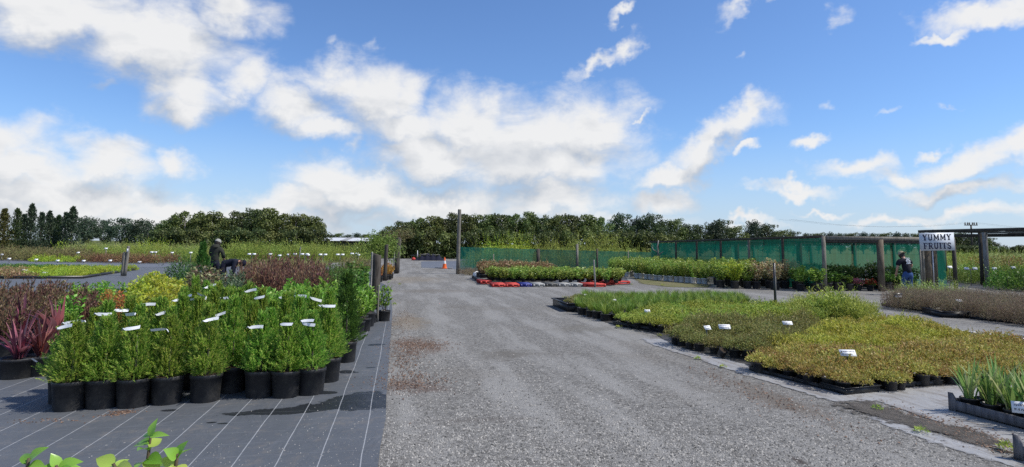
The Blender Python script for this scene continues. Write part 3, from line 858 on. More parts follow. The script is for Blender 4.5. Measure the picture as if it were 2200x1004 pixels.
patch('bleached_mat', ((1380, 728), (1420, 728), (1500, 742), (1600, 780), (1700, 800), (1900, 800), (2300, 790), (2420, 900), (2300, 1000), (2200, 978), (2130, 962), (2010, 905), (1890, 862), (1790, 862), (1700, 835), (1600, 805), (1480, 765), (1405, 742)), 0.0, 'pale_mat', 3)
patch('bleached_strip', ((1862, 893), (1930, 900), (1990, 925), (2120, 965), (2200, 1000), (2185, 1004), (2060, 968), (1940, 928)), -0.002, 'pale_mat', 5, 0.10)
patch('bed_mat', ((1212, 652), (1300, 692), (1405, 716), (1455, 745), (1600, 782), (1805, 842), (2040, 828), (2330, 806), (2330, 770), (2085, 742), (1890, 700), (1800, 668), (1590, 652), (1250, 645)), 0.003, 'bed_mat', 4, 0.06)
patch('yard_cloth', ((2050, 724), (2090, 733), (2330, 775), (2330, 735), (2200, 722), (2060, 716)), 0.001, 'yard', 8, 0.06)
patch('grass_verge', ((1360, 596), (1440, 606), (1525, 612), (1520, 618), (1440, 617), (1380, 610)), 0.0, 'lawn', 6, 0.35)
patch('bed_cloth', ((1025, 612), (1355, 612), (1345, 596), (1190, 580), (1025, 582)), 0.0, 'bed_mat', 9, 0.06)

# ------------------------------------------------------------------ large structures
def post(label, base, h, r, mat='post', lean=(0, 0), name='wooden_post', group=None, n=10, seed=0, cat='post'):
    rng = random.Random(seed+int(base.x*100))
    mb = MB()
    pts = [(lean[0]*t + rng.uniform(-.004, .004), lean[1]*t + rng.uniform(-.004, .004), h*t-0.02*(t == 0)) for t in (0, .25, .5, .75, 0.985, 1)]
    mb.tube(pts, [r*1.04, r*1.01, r, r*.98, r*.96, r*.88], n)
    o = link(name, mb.mesh(name, mat), None, base)
    post.last = o
    return tag(o, label, cat, group)

# green shade house
C0 = D(1773, 23.3); SH_W = 5.85; SH_L = 16.5
sh = thing('shade_house', 'long low shade house of timber posts walled and roofed in green net cloth', 'shade house', C0)
def S(a, b, z=0.0):      # local: a across (right), b along the road direction away
    v = EP*a + ER*b
    return Vector((v.x, v.y, z))
def SHh(b):
    return 2.12 - 0.2*b/SH_L
for i in range(7):
    b = SH_L*i/6.5
    mb = MB(); mb.tube([S(0, b, -.02), S(0, b, SHh(b)-0.02)], 0.055 if i else 0.075, 8); part('post', mb, 'post' if i in (0, 2) else 'dark_post', sh)
for i, b in enumerate((0.0, 3.0, 5.4, 8.6, 11.2, 14.0)):
    mb = MB(); mb.tube([S(SH_W, b, -.02), S(SH_W, b, SHh(b)-0.1)], 0.075, 8); part('post', mb, 'dark_post', sh)
for a, b, r_, mt in ((2.47, 0, .125, 'brown_post'), (2.9, 5.5, .13, 'dark_post'), (2.9, 11, .12, 'dark_post'), (4.62, 0.25, 0.07, 'post'), (5.05, 0.5, .17, 'brown_post'), (5.42, .55, .14, 'brown_post')):
    mb = MB(); mb.tube([S(a, b, -.02), S(a, b, SHh(b)-0.12)], r_, 10); part('post', mb, mt, sh)
mb = MB()
mb.beam(S(0.08, -.05, SHh(0)-0.085), S(SH_W, -.05, SHh(0)-0.085), 0.05, 0.15); part('fascia_board', mb, 'post', sh)
mb = MB(); mb.beam(S(0.08, -.03, SHh(0)-0.215), S(SH_W, -.03, SHh(0)-0.215), 0.05, 0.09); part('lower_rail', mb, 'dark_post', sh)
mb = MB(); mb.beam(S(-.03, 0, SHh(0)-0.03), S(-.03, SH_L, SHh(SH_L)-0.03), 0.05, 0.09); part('wall_rail', mb, 'dark_post', sh)
mb = MB(); mb.beam(S(SH_W, 0.1, SHh(0)-0.05), S(SH_W, SH_L, SHh(SH_L)-0.05), 0.05, 0.12); part('wall_rail', mb, 'dark_post', sh)
for a in (2.9,):
    mb = MB(); mb.beam(S(a, 0.1, SHh(0)-0.1), S(a, SH_L, SHh(SH_L)-0.1), 0.06, 0.12); part('roof_beam', mb, 'dark_post', sh)
for b in (4.0, 8.2, 12.4):
    mb = MB(); mb.beam(S(.1, b, SHh(b)-0.14), S(SH_W-.1, b, SHh(b)-0.14), 0.06, 0.12); part('roof_beam', mb, 'dark_post', sh)
def netwall(name, p0, p1, h0, h1, z0, mat, parent, nx=30, nz=6, sag=0.04, seed=1):
    rng = random.Random(seed); mb = MB(); V = []; n = (p1-p0).cross(Vector((0, 0, 1))).normalized()
    for i in range(nx+1):
        f = i/nx
        for j in range(nz+1):
            g = j/nz
            p = p0.lerp(p1, f)
            o = rng.uniform(-1, 1)*sag*0.5 + math.sin(f*nx*0.9)*sag*0.5*(1-abs(2*g-1))
            top = h0+(h1-h0)*f - abs(math.sin(f*math.pi*nx/5))*sag*0.6
            V.append(tuple(p + n*o + Vector((0, 0, z0+(top-z0)*g))))
    Fq = [(i*(nz+1)+j, (i+1)*(nz+1)+j, (i+1)*(nz+1)+j+1, i*(nz+1)+j+1) for i in range(nx) for j in range(nz)]
    mb.add(np.array(V), [Fq])
    me = mb.mesh(name, mat, True)
    return link(name, me, parent)
netwall('net_wall', S(0.075, 0.15), S(0.075, SH_L), SHh(0)-.08, SHh(SH_L)-.08, 0.02, 'net2', sh, 40, 6, .03, 2)
netwall('net_wall', S(SH_W-.1, 0.3), S(SH_W-.1, SH_L), SHh(0)-.13, SHh(SH_L)-.1, 0.02, 'net2', sh, 40, 6, .03, 3)
netwall('net_wall', S(0.1, SH_L-.05), S(SH_W-.1, SH_L-.05), SHh(SH_L)-.1, SHh(SH_L)-.1, 0.02, 'net2', sh, 20, 6, .03, 4)
mb = MB(); nx, ny = 10, 26; V = []
for i in range(nx+1):
    for j in range(ny+1):
        a, b = SH_W*i/nx, SH_L*j/ny
        V.append(tuple(S(a, b, SHh(b)+0.02-0.05*abs(math.sin(math.pi*b/4.1))*abs(math.sin(math.pi*a/2.9)))))
mb.add(np.array(V), [[(i*(ny+1)+j, (i+1)*(ny+1)+j, (i+1)*(ny+1)+j+1, i*(ny+1)+j+1) for i in range(nx) for j in range(ny)]])
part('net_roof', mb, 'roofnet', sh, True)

# open pergola on the right
P0 = D(2122, 27.8)
pg = thing('pergola', 'dark timber pergola with a thin flat roof standing right of the fruit sign', 'pergola', P0)
for a, b, r_, mt, hh in ((0, 0, .10, 'grey_timber', 2.42), (0.12, .35, .075, 'dark_post', 2.4), (.0, 3.4, .09, 'dark_post', 2.4), (2.3, 4.6, .19, 'dark_post', 2.3), (2.62, 4.75, .13, 'dark_post', 2.3), (5, -3, .1, 'post', 2.4), (5, 4.6, .1, 'dark_post', 2.4)):
    mb = MB(); mb.tube([S(a, b, -.02), S(a, b, hh)], r_, 10); part('post', mb, mt, pg)
mb = MB(); mb.beam(S(-.1, -7, 2.52), S(-.1, 3.5, 2.52), 0.07, 0.13); part('beam', mb, 'dark_post', pg)
mb = MB(); mb.beam(S(0.02, -7, 2.405), S(.02, .2, 2.405), 0.07, 0.09); part('beam', mb, 'grey_timber', pg)
mb = MB(); mb.beam(S(2.4, -7, 2.33), S(2.4, 5, 2.33), 0.07, 0.16); part('beam', mb, 'dark_post', pg)
for b in (-4.2, -1.0, 2.2):
    mb = MB(); mb.beam(S(0, b, 2.50), S(6, b, 2.50), 0.05, 0.1); part('rafter', mb, 'dark_post', pg)
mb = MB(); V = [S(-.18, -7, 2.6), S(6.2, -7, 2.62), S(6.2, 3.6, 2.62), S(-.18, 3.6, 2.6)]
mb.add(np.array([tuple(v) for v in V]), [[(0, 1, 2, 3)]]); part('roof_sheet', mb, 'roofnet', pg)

# sign YUMMY FRUITS
def stroke_letters():
    """slab serif capitals on a 1 high grid: list of (polyline, thickness)"""
    T_, t = 0.25, 0.11
    def arc(cx, cy, rx, ry, a0, a1, n=9):
        return [(cx+rx*math.cos(math.radians(a0+(a1-a0)*i/n)), cy+ry*math.sin(math.radians(a0+(a1-a0)*i/n))) for i in range(n+1)]
    h = t/2
    return {
        'Y': (0.86, [([(.16, .95), (.43, .45)], T_), ([(.72, .95), (.43, .45)], .13), ([(.43, .5), (.43, .04)], T_), ([(.0, 1-h), (.36, 1-h)], t), ([(.56, 1-h), (.88, 1-h)], t), ([(.2, h), (.66, h)], t)]),
        'U': (0.86, [([(.18, .95), (.18, .3)] + arc(.43, .3, .25, .24, 180, 360) + [(.68, .3), (.68, .95)], .2), ([(.0, 1-h), (.38, 1-h)], t), ([(.52, 1-h), (.86, 1-h)], t)]),
        'M': (1.06, [([(.18, .04), (.18, .96)], .16), ([(.88, .04), (.88, .96)], T_), ([(.2, .95), (.53, .2)], .22), ([(.86, .95), (.53, .2)], .13), ([(.0, h), (.36, h)], t), ([(.68, h), (1.06, h)], t), ([(.0, 1-h), (.26, 1-h)], t), ([(.8, 1-h), (1.06, 1-h)], t)]),
        'F': (0.78, [([(.2, .04), (.2, .96)], T_), ([(.0, 1-h), (.74, 1-h)], t), ([(.72, 1), (.72, .7)], .09), ([(.2, .5), (.55, .5)], t), ([(.53, .62), (.53, .38)], .09), ([(.0, h), (.42, h)], t)]),
        'R': (0.9, [([(.2, .04), (.2, .96)], T_), ([(.2, 1-h), (.5, 1-h)] + arc(.5, .74, .2, .2, 90, -90) + [(.2, .5)], .14), ([(.45, .5), (.72, .06)], .22), ([(.0, h), (.4, h)], t), ([(.0, 1-h), (.3, 1-h)], t), ([(.62, h), (.92, h)], t)]),
        'I': (0.46, [([(.23, .04), (.23, .96)], T_), ([(.0, 1-h), (.46, 1-h)], t), ([(.0, h), (.46, h)], t)]),
        'T': (0.8, [([(.4, .04), (.4, .96)], T_), ([(.0, 1-h), (.8, 1-h)], t), ([(.04, 1), (.04, .7)], .09), ([(.76, 1), (.76, .7)], .09), ([(.18, h), (.62, h)], t)]),
        'S': (0.72, [(arc(.36, .74, .25, .2, 20, 270, 12) + arc(.36, .26, .25, .22, 90, -160, 12)[1:], .19), ([(.63, .98), (.63, .68)], .08), ([(.08, .02), (.08, .32)], .08)]),
    }
def write(text, width, height, z0=0.0):
    """lettering in the local x-z plane, facing -y, centred on the origin"""
    LT = stroke_letters(); mb = MB(); gap = 0.12
    tot = sum(LT[c][0] for c in text) + gap*(len(text)-1)
    sx_ = width/tot; x = -width/2; lay = 0
    for c in text:
        wd, st_ = LT[c]
        for line, th in st_:
            lay += 1; dep = -(0.003+0.00012*lay)
            for i in range(len(line)-1):
                a, b = line[i], line[i+1]
                dx, dz = b[0]-a[0], b[1]-a[1]; ln = math.hypot(dx, dz) or 1
                nx_, nz_ = -dz/ln*th/2, dx/ln*th/2
                e = 0.02 if len(line) > 2 else 0.0
                a = (a[0]-dx/ln*e, a[1]-dz/ln*e); b = (b[0]+dx/ln*e, b[1]+dz/ln*e)
                d = dep - 0.00002*i
                mb.polys(np.array([[(x+(p[0]+s_*nx_)*sx_, d, (p[1]-0.5+s_*nz_)*height) for p, s_ in ((a, 1), (a, -1), (b, -1), (b, 1))]]))
        x += (wd+gap)*sx_
    return mb
SGD = 23.0
sg = thing('shop_sign', 'pale sign board lettered YUMMY FRUITS on a thin pole in front of the shade house', 'sign', D(2009, SGD))
sc_px = SGD/1300.0
zc = T(2012, 519.5, SGD).z
off = T(2012, 519.5, SGD) - D(2009, SGD)
SW, SHT = 71*sc_px, 38*sc_px
tiltb = math.radians(-1.5)
bd = bpy.data.objects.new('board', None)
mb = MB(); mb.box((0, 0.012, 0), (SW, 0.018, SHT)); board = part('board', mb, 'sign', sg)
bpy.data.objects.remove(bd)
board.location = (off.x, -0.03, zc); board.rotation_euler = (0, tiltb, math.radians(-4))
for txt, zz, wf in (('YUMMY', 0.245, .83), ('FRUITS', -0.235, .80)):
    mb = write(txt, SW*wf, SHT*0.345)
    o = part('lettering', mb, 'navy', board); o.location = (0, 0, SHT*zz)
mb = MB(); mb.tube([(0, 0.03, -.02), (0.0, 0.03, zc-SHT*.45)], 0.022, 8); part('pole', mb, 'steel', sg)
mb = MB(); mb.tube([(-.46, 0.04, -.02), (-.46, 0.04, zc-SHT*.45)], 0.03, 8); part('pole', mb, 'post', sg)

# net fence and its posts
nf = thing('net_fence', 'low green net fence stretched between the tall pole and the shade house', 'fence', D(984, 34.6))
def rel(p, o):
    return Vector((p.x-o.x, p.y-o.y, p.z))
O_ = D(984, 34.6)
fp = [(988, 34.7, 1.52), (1060, 35.4, 1.47), (1156, 36.6, 1.40), (1240, 36.4, 1.36), (1283, 36.6, 1.34), (1350, 37.2, 1.30), (1414, 38.0, 1.27)]
for i in range(len(fp)-1):
    a, b = fp[i], fp[i+1]
    netwall('net_panel', rel(D(a[0], a[1]), O_), rel(D(b[0], b[1]), O_), a[2], b[2], 0.03, 'net', nf, 12, 5, .04, 10+i)
for i, (u, d, h) in enumerate(fp[1:]):
    hh = (1.1, 1.42, 1.72, 1.46, 1.36, 1.3)[i]
    mb = MB(); mb.tube([rel(D(u, d-.09), O_)-Vector((0, 0, .02)), rel(D(u, d-.09), O_)+Vector((0, 0, hh))], (.03, .11, .075, .055, .03, .05)[i], 8)
    part('post', mb, ('post', 'dark_post', 'post', 'dark_post', 'post', 'dark_post')[i], nf)
post('tall weathered pole rising above the near end of the green net fence', D(983.5, 34.2), 3.62, 0.105, 'post', (0.04, 0.0), 'tall_pole', cat='pole')
mb = MB(); b_ = D(984, 34.05); mb.box((0, 0, 0), (0.01, .01, .01))
# bare forked stick by the corner of the shade house
mb = MB()
for pts, r_ in (([(0, 0, 0), (0.05, 0, .8), (.1, 0, 1.25), (.05, 0, 1.6), (.13, 0, 2.0)], .06), ([(.1, 0, 1.25), (-.2, 0, 1.42), (-.28, 0, 1.6)], .035), ([(.07, 0, 1.0), (.3, 0, 1.25), (.42, .05, 1.3)], .03)):
    mb.tube(pts, [r_*(1-.12*i) for i in range(len(pts))], 6)
tag(link('bare_stump', mb.mesh('bare_stump', 'grey_bark', True), None, D(1411, 36.8)), 'bare twisted trunk with stub branches at the far corner of the shade house', 'dead tree')

# posts on the left
post('stout weathered post in the yard left of the two gardeners', D(263.5, 29.3), 1.12, 0.085, 'post', (0.03, 0), group=None)
post('taller post leaning against the stout one with a white tag', D(268, 29.3), 1.42, 0.07, 'post', (0.10, 0))
o = post.last
m_ = MB(); m_.box((.10, -.075, 1.22), (.07, .012, .16)); part('tag', m_, 'white', o)
post('thick dark post at the corner of the conifer bed beside a pale rod', D(804, 15.7), 1.40, 0.118, 'dark_post', (0.03, 0), seed=5)
o = post('pale thin rod standing against the thick dark post', D(795, 15.3), 1.46, 0.022, 'grey_timber', (0.015, 0), 'thin_rod', cat='rod')
post('short square stick leaning by the pots under the thick dark post', D(810.5, 13.2), 0.78, 0.022, 'post', (0.01, 0), 'thin_rod', cat='rod')
post('dark post under the green climber at the road edge', D(827, 27.5), 1.62, 0.085, 'dark_post', (0.03, 0))
post('dark post under the dry twiggy climber farthest along the road edge', D(851, 34.0), 2.0, 0.12, 'dark_post', (0.08, 0))
post('thin grey rail post beside the farthest road edge post', D(857, 34.4), 1.95, 0.03, 'post', (0.05, 0), 'thin_rod', cat='rod')
post('small grey stake standing behind the orange shrubs', D(846, 37), 1.2, 0.04, 'grey_timber', (0, 0), 'thin_rod', cat='rod')
# stakes
o = thing('metal_stake', 'black metal stake standing in the right plant bed', 'stake', D(1666, 15.9))
mb = MB(); mb.tube([(0, 0, 0), (0, 0, 1.26)], 0.028, 8); part('pole', mb, 'black_metal', o)
mb = MB(); mb.tube([(0.012, -.02, .0), (.012, -.02, .92)], 0.018, 6); part('grey_sleeve', mb, 'dgreyp', o)
post('thin leaning wooden stake in front of the red pallets', D(1279, 24.6), 1.08, 0.032, 'grey_timber', (-0.06, 0.0), 'wooden_stake', cat='stake')
post('hooked pale pipe standing before the left shelter belt', D(641, 44), 1.35, 0.04, 'grey_timber', (0.12, 0), 'thin_pipe', cat='pipe')

# shed beyond the field
sd_d = 95.0
pA, pB = D(690, sd_d), D(800, sd_d)
sh2 = thing('farm_shed', 'long low shed with pale iron roof and dark board walls beyond the field', 'shed', (pA+pB)/2)
W_ = (pB-pA).length; zt, ze = T(745, 511, sd_d).z, T(745, 518.5, sd_d).z
mb = MB(); mb.box((0, 2.0, ze/2), (W_-.5, 4, ze-.02)); part('wall', mb, 'dark_boards', sh2)
for i in range(6):
    mb = MB(); mb.box((-W_/2+.6+i*(W_-1.2)/5, -.08, ze/2), (.16, .12, ze)); part('post', mb, 'dark_boards', sh2)
mb = MB(); n = 60; V = []
for i in range(n+1):
    x = -W_/2 + W_*i/n; dz = 0.03*(i % 2)
    V += [(x, -.5, ze+.03+dz), (x, 2.2, zt+dz), (x, 4.6, ze+dz)]
mb.add(np.array(V), [[(i*3+j, i*3+3+j, i*3+4+j, i*3+1+j) for i in range(n) for j in range(2)]]); rf = part('roof', mb, 'iron_roof', sh2)
mb = MB(); V = []
for i in range(11):
    x = -W_*.12 + .9*i/10 + 0; V += [(x, -.5, ze+.09), (x+.5, 2.2, zt+.06)]
mb.add(np.array(V), [[(i*2, i*2+2, i*2+3, i*2+1) for i in range(10)]]); part('roof_sheet', mb, 'greyp', rf)
# white house roofs far right
fh = thing('far_house', 'tiny white house far off behind the fields right of the sign', 'house', D(2067, 230))
mb = MB(); mb.box((0, 2, 1.6), (5.4, 5, 3.2)); part('wall', mb, 'white', fh)
mb = MB(); mb.add(np.array([(-3, -.7, 3.2), (3, -.7, 3.2), (3, 4.7, 3.2), (-3, 4.7, 3.2), (-2.6, 2, 4.4), (2.6, 2, 4.4)]), [[(0, 1, 5, 4), (2, 3, 4, 5)], [(1, 2, 5), (3, 0, 4)]]); part('roof', mb, 'iron_roof', fh)
for x in (-1.5, 1.3):
    mb = MB(); mb.box((x, -.52, 1.9), (1.0, .04, 1.0)); part('window', mb, 'black_metal', fh)
# power pole
pp = thing('power_pole', 'power pole with a cross arm of insulators rising above the pergola roof', 'power pole', D(2090, 115))
zt = T(2090, 484, 115).z
mb = MB(); mb.tube([(0, 0, -.1), (0, 0, zt+.1)], [.2, .14], 8); part('pole', mb, 'dark_post', pp)
mb = MB(); mb.box((0, 0, zt), (2.5, .14, .16)); part('cross_arm', mb, 'dark_post', pp)
for x in (-1.1, -.62, -.3, .3, .62, 1.1):
    mb = MB(); mb.lathe([(0, 0), (.05, 0), (.11, .1), (.11, .28), (.06, .34), (.09, .42), (0, .46)], 8, (x, 0, zt+.08)); part('insulator', mb, 'brown_post', pp)
for x in (-1.1, .62, 1.1):
    mb = MB(); pts = [(x + s_*38, 6*s_, zt+.5-1.1*(1-(2*abs(s_)-1)**2)) for s_ in (-1, -.75, -.5, -.25, 0, .25, .5, .75, 1)]
    mb.tube(pts, .007, 4); part('wire', mb, 'black_metal', pp)

# ------------------------------------------------------------------ trees
def tree_mesh(h, wd, seed, leafm, barkm, trunk=0.3, ncl=26, per=120, L=0.24, W=0.15, top=1.0, spread=1.0, limb=True, shape='round', dep=None):
    rng = rg(seed); mbl, mbt = MB(), MB()
    dep = dep or wd*0.8
    cl = []
    for i in range(ncl):
        if shape == 'hedge':
            c = np.array([rng.uniform(-.5, .5)*wd, rng.uniform(-.5, .5)*dep, h*rng.uniform(.04, .88)])
            r = h*rng.uniform(.12, .2)
        elif shape == 'column':
            t = rng.uniform(0, 1)**.9
            rr = wd*.5*min(1, .6+t*2)*max(.0, (1-t))**.75*rng.uniform(0, .9)
            a = rng.uniform(0, 6.28)
            c = np.array([math.cos(a)*rr, math.sin(a)*rr, h*(.03+.93*t)]); r = wd*(.20-.155*t)
        else:
            v = rng.normal(size=3); v /= np.linalg.norm(v); v *= rng.uniform(.35, 1)**.5
            ch = h*(1-trunk)
            c = np.array([v[0]*wd*.42, v[1]*dep*.42, h*trunk + ch*(.46+.42*v[2])])
            r = min(wd, ch)*rng.uniform(.13, .23)
        cl.append((c, r))
    if shape == 'round':
        for i in range(9):
            a = rng.uniform(0, 6.28); rr = rng.uniform(.0, .36)
            cl.append((np.array([math.cos(a)*rr*wd, math.sin(a)*rr*dep, h*(.86+.14*rng.uniform(0, 1)*(1-rr))]), h*rng.uniform(.05, .085)))
    for c, r in cl:
        n = per if r > h*.09 else per//3
        d = u3(rng, n); d[:, 2] = d[:, 2]*0.8+0.12
        P = c + d*(r*rng.uniform(.45, 1.12, n)**.6)[:, None]*np.array([1.15, 1.15, .85 if shape != 'column' else 1.6])
        Dv = d + rng.normal(size=(n, 3))*.55
        if shape == 'column':
            Dv[:, 2] += 1.1
        if shape != 'column':
            Dv = np.cross(d, u3(rng, n)) + d*.35
        mbl.leaves(P, Dv, L, W, rng, .12, .2, d + rng.normal(size=(n, 3))*.25)
    tr = max(.05, h*.028)
    if shape == 'round':
        zt_ = h*(trunk+.35*(1-trunk))
        mbt.tube([(0, 0, -.1), (rng.uniform(-.1, .1), 0, h*trunk*.6), (rng.uniform(-.2, .2), 0, zt_), (rng.uniform(-.3, .3), 0, h*.9)], [tr*1.2, tr, tr*.7, tr*.2], 7)
        if limb:
            for c, r in cl[:max(7, ncl//3)]:
                z0 = h*trunk*rng.uniform(.55, 1.3)
                mid = np.array([c[0]*.45, c[1]*.45, z0+(c[2]-z0)*.6])
                mbt.tube([(0, 0, z0), mid, c], [tr*.55, tr*.4, tr*.12], 5)
    else:
        for k_ in range(3 if shape == 'hedge' else 1):
            x = (k_-1)*wd*.3 if shape == 'hedge' else 0
            mbt.tube([(x, 0, -.1), (x, 0, h*.85)], [tr*.8, tr*.2], 6)
    return [('crown', mbl.mesh('crown', leafm)), ('trunk', mbt.mesh('trunk', barkm, True))]
def plant_row(name, cat, variants, spots, labels, group):
    """spots: (u, d, height of the tree, width factor); variants built at height 1:1 of their own"""
    for i, (u, d, vi, sx_, sz_) in enumerate(spots):
        o = thing(name, labels(i) if callable(labels) else labels, cat, D(u, d), R.uniform(-.5, .5), group)
        for nm, me in variants[vi]:
            link(nm, me, o)
        o.scale = (sx_, sx_, sz_)
def topz(u, v, d):
    return T(u, v, d).z
def ordinal(i):
    return ('first', 'second', 'third', 'fourth', 'fifth', 'sixth', 'seventh', 'eighth', 'ninth', 'tenth', 'eleventh', 'twelfth', 'thirteenth', 'fourteenth', 'fifteenth', 'sixteenth', 'seventeenth', 'eighteenth', 'nineteenth', 'twentieth')[i]
# cypress row far left
cyp = [tree_mesh(5.0, 2.5, 100+i, ('tree_c', 'tree_b', 'tree_brown', 'tree_c')[i], 'bark', ncl=120, per=60, L=.22, W=.09, shape='column') for i in range(4)]
cs = [(-26, 64, 2, 452), (3, 65, 2, 450), (30, 66, 1, 450), (62, 67, 0, 440), (84, 69, 3, 458), (101, 70, 0, 455), (121, 72, 1, 464), (136, 71, 3, 458), (151, 70, 0, 446), (46, 70, 3, 462), (112, 74, 0, 470)]
cl_lab = ['rusty columnar cypress cut by the left edge of the photo', 'rusty columnar cypress farthest left of those wholly seen', 'green cypress just right of the rusty ones', 'tallest dark cypress of the left row, with a narrow spire', 'dark cypress right behind the tallest one', 'twin topped dark cypress in the middle of the left row', 'short cypress in the right half of the left row', 'blunt cypress before the wind-blown one', 'wind-blown dark cypress ending the left row', 'low cypress filling the gap left of the tallest', 'lowest cypress peeping between the middle ones']
plant_row('cypress_tree', 'tree', cyp, [(u, d, vi, 1.0 if i != 8 else 1.15, topz(u, vt, d)/4.9) for i, (u, d, vi, vt) in enumerate(cs)], lambda i: cl_lab[i], 'cypress row on the left')
# dark spreading trees
spr = [tree_mesh(6.0, 8.5, 120+i, 'tree_c', 'grey_bark', .16, 46, 100, .34, .2) for i in range(2)]
plant_row('spreading_tree', 'tree', spr, [(188, 112, 0, .72, topz(188, 470, 112)/5.7), (222, 115, 1, .55, topz(222, 477, 115)/5.7), (262, 110, 1, .75, topz(262, 473, 110)/5.7), (308, 108, 0, .68, topz(308, 475, 108)/5.7), (340, 106, 1, .5, topz(335, 484, 106)/5.7)],
          lambda i: ['dark spreading tree right behind the cypress row', 'small dark tree with a gap of sky on its right', 'wide dark layered tree behind the pale field', 'dark tree next to the left shelter belt', 'low dark tree touching the left shelter belt'][i], 'dark spreading trees on the left')
# left shelter belt
bl = [tree_mesh(5.6, 4.6, 140+i, 'tree_a' if i != 1 else 'hedge', 'grey_bark', .36, 26, 150, .25, .16) for i in range(4)]
sp = [(392, 77, 0, 460), (425, 78, 2, 462), (452, 77, 3, 456), (487, 78, 1, 468), (520, 79, 1, 456), (548, 78, 1, 449), (575, 77, 2, 451), (606, 78, 0, 465), (634, 76, 3, 461), (668, 75, 2, 468), (360, 79, 2, 476)]
plant_row('shelter_tree', 'tree', bl, [(u, d, vi, (.98, .8, .9, 1.05)[i % 4], topz(u, vt, d)/5.5) for i, (u, d, vi, vt) in enumerate(sp)],
          lambda i: ordinal(i if i < 10 else 0)+' tree from the left in the tall left shelter belt' if i < 10 else 'low olive tree at the left foot of the left shelter belt', 'tall trees of the left shelter belt')
hd = [tree_mesh(2.9, 4.4, 160+i, 'hedge' if i < 2 else 'tree_a', 'grey_bark', 0, 46, 95, .24, .15, shape='hedge', dep=2.2) for i in range(3)]
hs = [(u, 73, i % 3, (496, 494, 499)[i % 3]) for i, u in enumerate(range(342, 690, 46))]
plant_row('hedge_tree', 'hedge', hd, [(u, d, vi, 1.0, topz(u, vt, d)/2.75) for u, d, vi, vt in hs], lambda i: ordinal(i)+' bushy section from the left in the clipped lower hedge of the left belt', 'lower hedge of the left shelter belt')
# right shelter belt
rs = [(842, 69, 2, 489), (872, 69, 1, 477), (902, 70, 0, 474), (930, 70, 2, 468), (958, 71, 1, 470), (988, 71, 1, 459), (1018, 72, 3, 463), (1050, 72, 2, 465), (1080, 72, 1, 461), (1108, 72, 0, 466), (1136, 73, 2, 459), (1166, 73, 1, 468), (1196, 73, 3, 464), (1228, 74, 1, 462), (1262, 74, 2, 465), (1292, 75, 0, 472)]
plant_row('shelter_tree', 'tree', bl, [(u, d, vi, (.85, .78, .9)[i % 3], topz(u, vt, d)/5.5) for i, (u, d, vi, vt) in enumerate(rs)], lambda i: ordinal(i)+' tree from the left in the long shelter belt behind the cone', 'tall trees of the long shelter belt')
hs = [(u, 67.5+.004*(u-830), i % 3, (497, 501, 499, 503)[i % 4]) for i, u in enumerate(range(836, 1420, 52))]
plant_row('hedge_tree', 'hedge', hd, [(u, d, vi, 1.0, topz(u, vt, d)/2.75) for u, d, vi, vt in hs], lambda i: ordinal(i)+' bushy section from the left in the dark hedge behind the cone', 'dark hedge of the long shelter belt')
# loose dark trees behind the shade house
fr = [tree_mesh(6.0, 4.2, 180+i, ('tree_b', 'tree_c', 'tree_a')[i], 'grey_bark', .12, 40, 95, .30, .15) for i in range(3)]
fs_ = [(1335, 92, 0, 462), (1368, 93, 1, 470), (1400, 92, 0, 463), (1428, 94, 0, 476), (1452, 95, 2, 473), (1478, 96, 0, 484), (1505, 97, 0, 486), (1535, 97, 1, 479), (1552, 98, 0, 475), (1580, 99, 2, 488), (1620, 100, 1, 477), (1650, 101, 0, 484), (1680, 104, 2, 496), (1705, 110, 0, 499)]
plant_row('dark_tree', 'tree', fr, [(u, d, vi, (.95, .8, 1.0)[i % 3], topz(u, vt, d)/5.8) for i, (u, d, vi, vt) in enumerate(fs_)], lambda i: ordinal(i)+' loose dark tree from the left behind the shade house', 'loose dark trees behind the shade house')
ff = [(u, 150, (i*2) % 3, 503-(i % 3)) for i, u in enumerate(range(1735, 2000, 24))]
plant_row('distant_tree', 'tree', fr, [(u, d, vi, .85, topz(u, vt, d)/5.8) for u, d, vi, vt in ff], 'small distant tree in the even line beyond the shade house roof', 'distant tree line beyond the shade house')
plant_row('distant_tree', 'tree', fr, [(u, 140, i % 3, .9, topz(u, vt, 140)/5.8) for i, (u, vt) in enumerate(((2010, 497), (2032, 498), (2048, 503), (2068, 501), (2090, 506), (2108, 505), (2126, 512)))], lambda i: ordinal(i)+' distant tree from the left seen beneath the pergola roof', 'distant trees seen under the pergola')
plant_row('distant_tree', 'tree', fr, [(u, 210, i % 3, .95, topz(u, vt, 210)/5.8) for i, (u, vt) in enumerate(((693, 503), (710, 505), (728, 502), (748, 505), (765, 502), (785, 504), (803, 505)))], 'tiny distant tree in the line behind the shed roof', 'tree line behind the shed')
hd2 = [(u, 104, i % 3, 529) for i, u in enumerate(range(2040, 2260, 42))]
plant_row('hedge_tree', 'hedge', hd, [(u, d, vi, 1.0, topz(u, vt, d)/2.75) for u, d, vi, vt in hd2], 'dark clipped hedge section along the far side of the right field', 'far hedge of the right field')

